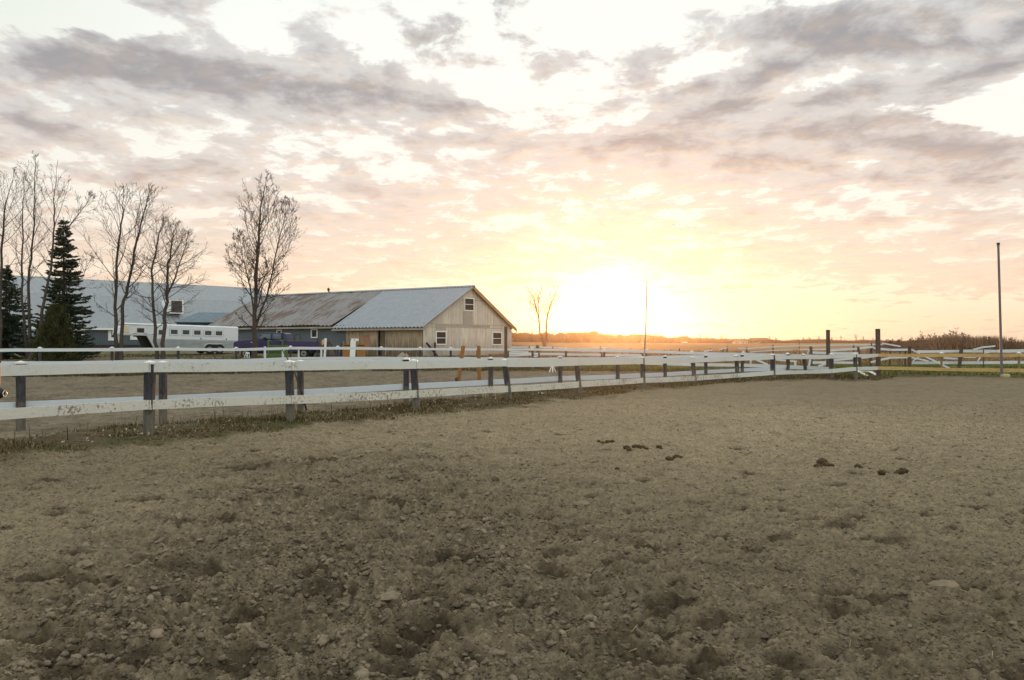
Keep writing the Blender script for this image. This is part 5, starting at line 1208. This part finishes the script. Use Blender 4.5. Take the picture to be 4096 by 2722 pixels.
for i in range(4): pbox(q,1286.5+i*2.9,1361-i*1.6,1288.6+i*2.9,1382-i*2,Y,.05,.08,'picket','yel')
pbox(q,1284.5,1398,1287.5,1440,Y,.05,.09,'post','whitep')
Y=58; q=stand('jump_stand','charcoal post pair of a dismantled jump behind the truck tail','jump stand',1272,Y,JG)
pbox(q,1266,1359,1272,1452,Y,0,.1,'post','ashw'); pbox(q,1281,1375,1286,1452,Y,0,.1,'post','ashw'); pbox(q,1272.3,1400,1280.7,1405,Y,.02,.07,'rail','ashw')
Y=58; q=stand('jump_stand','red brown triangular jump wing with open diagonal frame','jump stand',1330,Y,JG)
def pbeam(o,x0,y0,x1,y1,Y,w_,nm,mt,dd=.03):
    a=lp_(o,x0,y0,Y); b_=lp_(o,x1,y1,Y); m=MB(); m.beam((a[0],dd,a[1]),(b_[0],dd,b_[1]),w_,.06,up=(0,1,0)); return m.build(nm,M[mt],o)
pbeam(q,1314,1366,1311,1450,Y,.12,'post','rust',.0); pbeam(q,1315,1367,1341,1408,Y,.10,'brace','rust',.07); pbeam(q,1341,1400,1345,1450,Y,.12,'post','rust',0); pbeam(q,1313,1428,1344,1428,Y,.16,'rail','rust',.13)
Y=57.5; q=stand('jump_stand','navy blue narrow leaning jump post between brown frame and ochre panels','jump stand',1363,Y,JG)
pbeam(q,1369,1370,1356,1450,Y,.10,'post','navy'); pbeam(q,1366,1390,1366,1450,Y,.09,'post','navy',.1)
for x0,x1,lb in ((1370,1405,'ochre crenellated jump panel, left of the white cross-shaped board'),(1427,1461,'ochre crenellated jump panel, right of the white cross-shaped board')):
    Y=56; q=stand('jump_stand',lb,'jump stand',(x0+x1)/2,Y,JG)
    pbox(q,x0,1378,x1,1452,Y,0,.06,'panel','ochre')
    for i in range(2): xx=x0+(x1-x0-6)*i; pbox(q,xx,1367,xx+6,1377.7,Y,0,.06,'merlon','ochre')
    pbox(q,(x0+x1)/2-3,1372,(x0+x1)/2+3,1377.7,Y,0,.06,'merlon','ochre')
    pbox(q,x0+4,1381,x1-4,1384,Y,-.012,-.003,'slot','dark')
Y=55; q=stand('number_board','white cross-shaped jump board marked with a small 4','jump board',1417,Y)
pbeam(q,1413,1364,1410,1428,Y,.33,'board','whitep',0); pbox(q,1405,1355,1434,1365,Y,-.02,.04,'top_board','whitep'); 
cu=bpy.data.curves.new('n','FONT'); cu.body='4'; cu.size=.15; cu.extrude=.002; to=bpy.data.objects.new('tmp',cu); C.objects.link(to); dg=bpy.context.evaluated_depsgraph_get(); me=bpy.data.meshes.new_from_object(to.evaluated_get(dg)); bpy.data.objects.remove(to)
me.materials.append(M['black']); no=bpy.data.objects.new('number',me); C.objects.link(no); no.parent=q; no.rotation_euler=(R(90),0,0); a=lp_(q,1417,1363.5,Y); no.location=(a[0]-.04,-.03,a[1])
# folding trestle chair
Y=62; q=stand('folding_stand','small white folding stand before the truck front wheel','stand',985,Y)
for x0,y0,x1,y1,d in ((976,1434,985,1411,0),(992,1434,988,1411,0),(978,1434,987,1411,.3),(993,1434,990,1411,.3)): pbeam(q,x0,y0,x1,y1,Y,.035,'leg','whitep',d)
pbox(q,983,1410,993,1417,Y,.0,.33,'seat','whitep')
# things leaning on the gable
for lb,x0,y0,x1,y1 in (('black pipe leaning against the gable, tilted one',1706,1372,1750,1426),('short black upright pipe against the gable by its left window',1740,1372,1738,1424)):
    a=onplane(x0,y0,C0-gy*.2,gy); b_=onplane(x1,y1,C0-gy*.6,gy); m=MB(); m.tube([a,b_],.09,8); o=m.build('pipe',M['black'],sm=False); tag(o,lb,'pipe',group='black pipes leaning at the gable')
# long stick leaning at the near fence
a=P(1128,1399,19.6); b_=G(1226,1641); mm=P(1170,1468,19.3); m2=P(1203,1560,19.0); m=MB(); m.tube([a,mm,m2,(b_.x,b_.y,b_.z)],[.012,.018,.022,.024],7); tag(m.build('stick',M['bark'],sm=True),'long crooked stick leaning against the near fence','stick')
# picnic table top behind the fence, far left
p=P(60,1450,47); q=thing('picnic_table','brown plank picnic table low behind the far fence at the left edge','table',(p.x,47,gz(p.x,47)),.05)
m=MB()
for i in range(4): m.box(-1.0,i*.19,.40,1.1,i*.19+.18,.45)
m.build('table_top',wood('brown_table_boards',(.16,.09,.06),(.08,.05,.035),(1,3,3)),q)
for x in (-.7,.8):
    m=MB(); m.beam((x,-.1,0),(x,.30,.40),.08,.05); m.beam((x,.85,0),(x,.45,.40),.08,.05); m.build('leg',M['rust'],q)
# log lying behind fence B, bottle, feed block
a=G(2038,1476);b_=G(2200,1484); m=MB(); m.tube([(a.x,a.y,.10),((a.x+b_.x)/2,(a.y+b_.y)/2,.13),(b_.x,b_.y,.09)],[.09,.10,.08],10); tag(m.build('log',M['bark'],sm=True),'long thin log lying on the paddock dirt right of the barn','log')
bt=G(2154,1585); m=MB(); m.tube([(0,0,0),(.15,0,0),(.19,0,0),(.22,0,0)],[.035,.035,.015,.014],10); o=m.build('plastic_bottle',plain('pale_bluish_plastic',(.45,.52,.52),.2,0,.1,4,.6,0),sm=True,loc=(bt.x,bt.y,gzz(bt.x,bt.y)+.04)); o.rotation_euler=(0,R(8),R(-35)); tag(o,'empty pale plastic bottle in the weedy strip under the near fence','bottle')
bt=G(4022,1514); v0,f0=ico(2); m=MB(); m.add([(p[0]*.20,p[1]*.16,max(-.08,min(.10,p[2]*.16))) for p in v0],[tuple(q_) for q_ in f0]); o=m.build('yellow_block',plain('pale_yellow_block',(.38,.33,.17),.8),loc=(bt.x,bt.y,.09)); tag(o,'pale yellow block lying in the grass right of the metal pole','block')
w0=P(2206,1480,46); q=thing('sawhorse','small white sawhorse legs poking from grass behind the near fence','sawhorse',(w0.x,46,.0))
for dx_ in (-.12,.05,.1,.24): m=MB(); m.beam((dx_,0 if dx_<.1 else .3,0),(.06,.15,.42),.05,.03,up=(0,1,0)); m.build('leg',M['whitep'],q)
m=MB(); m.beam((-.25,.15,.43),(.35,.15,.43),.06,.05); m.build('beam',M['whitep'],q)
w0=G(1610,1446,.1); m=MB(); m.beam((-.3,0,.05),(.1,0,.38),.3,.05,up=(0,1,0)); m.beam((.05,.1,.03),(.35,.1,.30),.28,.05,up=(0,1,0)); q=m.build('broken_crate',M['plypatch'],loc=(P(1610,1440,62).x,62,gz(P(1610,1440,62).x,62))); tag(q,'broken pale boards propped in front of the stained plywood side wall','crate')
# dark ball toy on the rail
w0=P(1826,1519,23.9); m=MB(); v0,f0=ico(2); m.add([(p[0]*.055,p[1]*.055,p[2]*.06) for p in v0],[tuple(q_) for q_ in f0]); o=m.build('dung_ball',M['darkwood'],loc=(w0.x,w0.y+.05,w0.z),sm=True); tag(o,'small dark lump stuck on the lower bluish rail of the second fence','lump')
# manure piles
M['dung']=wood('dry_brown_manure',(.085,.058,.028),(.032,.021,.011),(3,3,3),.95)
def pile(label,lumps,s0=1.0):
    x,y,_=lumps[0]; c_=G(x,y); o=thing('manure_pile',label,'manure',(c_.x,c_.y,gzz(c_.x,c_.y)),group='manure piles on the arena')
    for i,(x,y,s) in enumerate(lumps):
        s=s*.72; p=G(x,y); v0,f0=ico(3); r=np.random.default_rng(int(x*7+y)); v=v0*(1+.35*(r.random((len(v0),1))-.5))*np.array([1.15,1,.72])*s
        z0_=gzz(p.x,p.y)-o.location.z+s*.45; m=MB(); m.add([(a[0]+p.x-c_.x,a[1]+p.y-c_.y,a[2]+z0_) for a in v],[tuple(q_) for q_ in f0]); m.build('manure_ball',M['dung'],o,sm=True)
pile('row of four small manure lumps, farthest pile in the arena middle',[(2395,1779,.035),(2411,1782,.045),(2430,1782,.045),(2447,1779,.05)])
pile('low broken manure heap just right of the farthest row',[(2506,1802,.06),(2516,1810,.05),(2540,1804,.06),(2555,1805,.06),(2570,1803,.055),(2585,1804,.04)])
pile('single flat manure lump between heap and the rounded pair',[(2636,1795,.05),(2645,1797,.03)])
pile('two rounded manure balls set diagonally',[(2708,1838,.075),(2722,1842,.04),(2677,1849,.062)])
pile('tallest crumbly manure heap with jagged top, right half of the arena',[(3290,1869,.085),(3272,1875,.06),(3305,1874,.06),(3288,1858,.05),(3326,1874,.04)])
pile('small manure lump right of the tallest heap',[(3432,1869,.055),(3442,1870,.04)])
pile('pair of manure lumps at the far right, nearest pile',[(3527,1899,.06),(3598,1899,.06),(3612,1897,.075),(3585,1901,.035)])
pile('tiny dark manure crumb left of the diagonal pair',[(2469,1888,.035)])
M['stone']=plain('grey_field_stone',(.20,.16,.11),.9,0,.3,14,.15,.5,60)
for i,(x,y,s,lb) in enumerate([(3776,2353,.085,'flat angular stone, largest on the right side of the foreground'),(340,1995+320,.05,'pale flat stone at the edge of a dark hoof hole'),(2035,2480,.06,'rounded stone beside the deep hoof hole in the middle foreground'),(1560,2440,.055,'pale squarish stone in the churned middle foreground'),(985,2560,.06,'smooth pale stone in the lower left foreground'),(2325,2035,.06,'lone rounded stone at the far edge of the churned ground')]):
    p=G(x,y); v0,f0=ico(2); r=np.random.default_rng(500+i); v=v0*(1+.35*(r.random((len(v0),1))-.5))*np.array([1.3,.9,.55])*s
    m=MB(); m.add([tuple(a) for a in v],[tuple(q_) for q_ in f0]); o=m.build('stone',M['stone'],loc=(p.x,p.y,gzz(p.x,p.y)+s*.25)); o.rotation_euler=(0,0,i*1.3); tag(o,lb,'stone',group='larger stones in the arena')
# birds
BL=['leftmost tiny dark bird of the loose flock above the sunset','second tiny bird from the left in the flock','upper of the two stacked birds amid the flock','lower of the two stacked birds amid the flock','tiny bird just right of the two stacked birds','lower of the two birds at the right end of the flock','upper right bird at the right end of the flock']
for i,(x,y) in enumerate([(2695,899),(2719,901),(2748,903),(2747,907),(2757,908),(2779,911),(2786,903)]):
    p=P(x,y,320); m=MB(); m.add([(-.75,0,.28),(0,.1,0),(0,-.15,0),(.75,0,.32),(0,0,-.10),(.3,.35,0),(-.3,.35,0)],[(0,1,2),(1,3,2),(1,4,2),(1,6,4)]); m.tube([(0,-.35,0),(0,0,0),(0,.4,0)],[.03,.10,.03],6)
    o=m.build('bird',M['darkwood'],loc=p,fixn=False); o.rotation_euler=(0,R(15*math.sin(i*2.)),R(-50+i*9)); tag(o,BL[i],"bird",group='flock of birds')
# ================================================================ horse at the left edge (mostly beyond the frame)
M['chestnut']=plain('chestnut_horse_coat',(.22,.075,.022),.55,0,.25,5,.3,.1); M['mane']=plain('dark_brown_horse_hair',(.05,.022,.012),.7,0,.3,20,.2,.3); M['muzzle']=plain('dark_soft_muzzle',(.022,.016,.014),.5)
hY=9.4; hx=(6-CX)/F*hY
hs=thing('horse','chestnut horse standing with hanging head, only its dark muzzle and face edge in view','horse',(hx,hY,gzz(hx-1.5,hY)))
V=[(-1.55,0,1.16,.37),(-1.15,0,1.20,.37),(-.88,0,1.28,.28),(-.62,0,1.40,.20),(-.36,0,1.52,.135),(-.17,0,1.52,.105),(-.095,0,1.38,.105),(-.07,0,1.22,.075),(-.055,0,1.08,.055),
   (-1.95,0,1.20,.36),(-2.2,0,1.26,.28)]
E=[(0,1),(1,2),(2,3),(3,4),(4,5),(5,6),(6,7),(7,8),(0,9),(9,10)]
def leg(root_,pts):
    p=root_
    for q_ in pts: V.append(q_); E.append((p,len(V)-1)); p=len(V)-1
for sgn,dx_ in ((1,0),(-1,.10)):
    leg(1,[(-1.05+dx_*.3,.16*sgn,.98,.11),(-1.03+dx_,.17*sgn,.72,.07),(-1.02+dx_,.17*sgn,.50,.052),(-1.03+dx_,.17*sgn,.28,.036),(-1.02+dx_,.17*sgn,.14,.042),(-.99+dx_,.17*sgn,.04,.055)])
    leg(9,[(-2.08+dx_*.3,.16*sgn,1.02,.17),(-1.98+dx_,.17*sgn,.82,.11),(-2.20+dx_,.17*sgn,.55,.058),(-2.18+dx_,.17*sgn,.30,.040),(-2.16+dx_,.17*sgn,.14,.045),(-2.12+dx_,.17*sgn,.04,.058)])
me=bpy.data.meshes.new('body'); me.from_pydata([v[:3] for v in V],E,[]); me.materials.append(M['chestnut'])
ho=bpy.data.objects.new('body',me); C.objects.link(ho); ho.parent=hs
md=ho.modifiers.new('skin','SKIN')
if not me.skin_vertices: me.skin_vertices.new() if hasattr(me.skin_vertices,'new') else None
for i,v in enumerate(V):
    sx=v[3]; me.skin_vertices[0].data[i].radius=(sx,sx*(.62 if 5<=i<=8 else .8 if i<3 or i==9 else 1.0)); me.skin_vertices[0].data[i].use_root=(i==0)
sbm=ho.modifiers.new('sub','SUBSURF'); sbm.levels=2; sbm.render_levels=2
md.use_smooth_shade=True
for sgn in (1,-1):
    m=MB(); m.tube([(-.20,.06*sgn,1.60),(-.17,.075*sgn,1.68),(-.14,.07*sgn,1.75)],[.035,.032,.004],8); m.build('ear',M['chestnut'],hs,sm=True)
    v0,f0=ico(2); m=MB(); m.add([(p[0]*.02-.065,p[1]*.012+.068*sgn,p[2]*.02+1.37) for p in v0],[tuple(q_) for q_ in f0]); m.build('eye',M['muzzle'],hs,sm=True)
m=MB(); m.add([(p[0]*.062-.028,p[1]*.052,p[2]*.062+1.035) for p in v0],[tuple(q_) for q_ in f0]); m.build('muzzle',M['muzzle'],hs,sm=True)
m=MB(); m.tube([(-2.38,0,1.36),(-2.50,0,1.15),(-2.48,0,.80),(-2.44,0,.50)],[.04,.07,.06,.01],9); m.build('tail',M['mane'],hs,sm=True)
m=MB(); m.tube([(-.19,0,1.66),(-.42,0,1.66),(-.68,0,1.58),(-.92,0,1.50)],[.03,.05,.05,.02],8); m.build('mane',M['mane'],hs,sm=True)
m=MB(); pts=[(.035+.0,.035*math.cos(a),1.025+.035*math.sin(a)) for a in [i*math.pi/6 for i in range(13)]]; m.tube(pts,.006,6,False); m.build('muzzle_highlight_ring',M['chrome'],hs,sm=True)  # small ring added to give the pale highlight on the dark muzzle
# ================================================================ grass blades, weeds, dead leaves
m,t,b=newmat('grass_blades'); M['blade']=m
at=t('ShaderNodeAttribute',attribute_name='tint').outputs['Color']; t.put(b.inputs['Base Color'],at); b.inputs['Roughness'].default_value=.8; b.inputs['Specular IOR Level'].default_value=.1
def blades(name,label,cat,x,y,h,w_,cols,seed,lean=.45):
    r=np.random.default_rng(seed); n=len(x); z0=ground_z(x,y)-.01
    a=r.uniform(0,6.283,n); s_=np.stack([np.cos(a),np.sin(a),np.zeros(n)],1)*w_[:,None]
    ln=r.normal(0,lean,(n,2)); p=np.stack([x,y,z0],1)
    mid=p+np.stack([ln[:,0]*h*.35,ln[:,1]*h*.35,h*.6],1); tip=p+np.stack([ln[:,0]*h,ln[:,1]*h,h*np.clip(1-.35*np.hypot(ln[:,0],ln[:,1]),.2,1)],1)
    V=np.stack([p-s_,p+s_,mid+s_*.7,mid-s_*.7,tip],1).reshape(-1,3)
    i=np.arange(n)[:,None]*5; q=np.concatenate([i+np.array([[0,1,2,3]]),],0); tr_=i+np.array([[3,2,4,4]])
    F_=np.concatenate([i+np.array([[0,1,2]]),i+np.array([[0,2,3]]),i+np.array([[3,2,4]])],0)
    ci=r.integers(0,len(cols),n); c_=np.array(cols)[ci]*r.uniform(.6,1.3,(n,1)); tc=np.repeat(np.concatenate([c_,np.ones((n,1))],1),5,0)
    o=npmesh(name,V,F_,M['blade'],None,False,{'tint':('FLOAT_COLOR',tc)}); tag(o,label,cat,None,'stuff'); return o
r=np.random.default_rng(61)
def along(poly,n,off0,off1,r,pw=1):
    P_=np.array([[p[0],p[1]] for p in poly]); seg=np.hypot(*(P_[1:]-P_[:-1]).T); cs_=np.concatenate([[0],np.cumsum(seg)]); 
    t=r.random(n)*cs_[-1]; i=np.clip(np.searchsorted(cs_,t)-1,0,len(seg)-1); f=((t-cs_[i])/seg[i])[:,None]
    xy=P_[i]*(1-f)+P_[i+1]*f; d_=(P_[i+1]-P_[i])/seg[i][:,None]; nrm=np.stack([-d_[:,1],d_[:,0]],1); o_=r.uniform(off0,off1,n)
    return xy+nrm*o_[:,None]
dry=[(.15,.11,.052),(.11,.078,.036),(.08,.055,.026),(.19,.145,.075)]; grn=[(.055,.062,.02),(.045,.052,.017),(.075,.078,.026)]
xy=along(PA[1:17],54000,-.85,1.9,r); pt_=fbm(xy[:,0]*1.1,xy[:,1]*1.1,3,63); k=(pt_+r.normal(0,.05,len(pt_)))>.46; xy=xy[k]; h=r.uniform(.02,.085,len(xy))*(.6+1.2*(pt_[k]-.4)*3)
blades('dry_grass_strip','low dry and green grass tufts growing along the foot of the near fence','grass',xy[:,0],xy[:,1],np.clip(h,.02,.17),r.uniform(.003,.006,len(xy))*(1+xy[:,1]/16),dry+dry+[(.24,.19,.11),(.20,.15,.08)]+grn,64)
xy=along(PA[2:12],900,-.2,1.7,r); h=r.uniform(.12,.36,len(xy))
blades('weed_stalks','thin dry weed stalks standing between the two near fences','weeds',xy[:,0],xy[:,1],h,r.uniform(.002,.004,len(xy))*(1+xy[:,1]/20),dry[:3],65,.25)
xy=along([(-36,38,0)]+[tuple(p) for p in PC[3:]],34000,-.5,1.3,r); pt_=fbm(xy[:,0]*.6,xy[:,1]*.6,3,66); k=(pt_+r.normal(0,.05,len(pt_)))>.44; xy=xy[k]
blades('verge_grass','rough brown green grass under the far paddock fence','grass',xy[:,0],xy[:,1],r.uniform(.05,.20,len(xy)),r.uniform(.010,.020,len(xy)),dry+grn,67,.5)
n=60000; x=r.uniform(0,1,n)*42-2; y=r.uniform(36.5,60,n); dA_=pdist(x,y,PAx); dC_=pdist(x,y,PCx); k=(dA_>.15)&((dC_>-1.6)|(x>14))&(x<.72*y)&(fbm(x*.5,y*.5,3,68)+r.normal(0,.06,n)>.42); x,y=x[k],y[k]
blades('pasture_grass','short green pasture grass beyond the yellow fence and around the broken fences','grass',x,y,r.uniform(.05,.15,len(x)),r.uniform(.012,.024,len(x)),[(.085,.11,.022),(.07,.09,.02),(.11,.12,.035),(.15,.13,.05)],69,.5)
n=26000; x=r.uniform(-45,-1,n); y=r.uniform(50,76,n); k=(fbm(x*.22,y*.35,3,51)+r.normal(0,.04,n)>.46)&(x>-.7*y); x,y=x[k],y[k]
blades('yard_grass','patchy green brown grass in the yard around truck and trees','grass',x,y,r.uniform(.05,.16,len(x)),r.uniform(.014,.028,len(x)),[(.08,.09,.025),(.06,.07,.02),(.12,.10,.045)],70,.5)
n=30000; y=np.exp(r.uniform(math.log(62),math.log(150),n)); x=r.uniform(-.03,.66,n)*y; k=x>-2; x,y=x[k],y[k]
blades('field_stubble','dry straw stubble covering the brown field','stubble',x,y,r.uniform(.08,.30,len(x)),r.uniform(.02,.05,len(x)),[(.22,.14,.075),(.18,.11,.055),(.26,.18,.10)],73,.35)
# dead leaves: little bent quads
xy=along(PA[1:15],2600,-.35,1.2,r); n=len(xy); cl=fbm(xy[:,0]*1.7,xy[:,1]*1.7,2,75)>.47; xy=xy[cl]; n=len(xy)
z0=ground_z(xy[:,0],xy[:,1])+r.uniform(.01,.06,n); s=r.uniform(.015,.035,n)[:,None]; a=r.uniform(0,6.28,n); e1=np.stack([np.cos(a),np.sin(a),r.normal(0,.5,n)],1)*s; e2=np.stack([-np.sin(a),np.cos(a),r.normal(0,.5,n)],1)*s*.7
p=np.stack([xy[:,0],xy[:,1],z0],1); lift=np.zeros((n,3)); lift[:,2]=s[:,0]*.5
V=np.stack([p-e1,p+e2*.9+lift,p+e1,p-e2*.9+lift],1).reshape(-1,3); i=np.arange(n)[:,None]*4; F_=np.concatenate([i+np.array([[0,1,2]]),i+np.array([[0,2,3]])],0)
c_=np.array([(.24,.19,.12),(.17,.12,.07),(.32,.28,.21)])[r.integers(0,3,n)]*r.uniform(.7,1.2,(n,1)); tc=np.repeat(np.concatenate([c_,np.ones((n,1))],1),4,0)
o=npmesh('fallen_leaves',V,F_,M['blade'],None,False,{'tint':('FLOAT_COLOR',tc)}); tag(o,'curled dead leaves caught in grass beneath the near fence','leaves',None,'stuff')
# ================================================================ air: haze box added to give the orange flare glow round the sun
m=bpy.data.materials.new('sun_glow_haze'); m.use_nodes=True; nt=m.node_tree; nt.nodes.clear()
ou=nt.nodes.new('ShaderNodeOutputMaterial'); pv=nt.nodes.new('ShaderNodeVolumePrincipled'); nt.links.new(pv.outputs[0],ou.inputs['Volume'])
pv.inputs['Color'].default_value=(.97,.90,.84,1); pv.inputs['Density'].default_value=HAZE; pv.inputs['Anisotropy'].default_value=.90
hz=MB(); hz.box(-2700,-130,-1.6,2700,1850,47); tag(hz.build('haze',m),'thin warm haze added for the orange glow round the low sun','haze',None,'stuff')
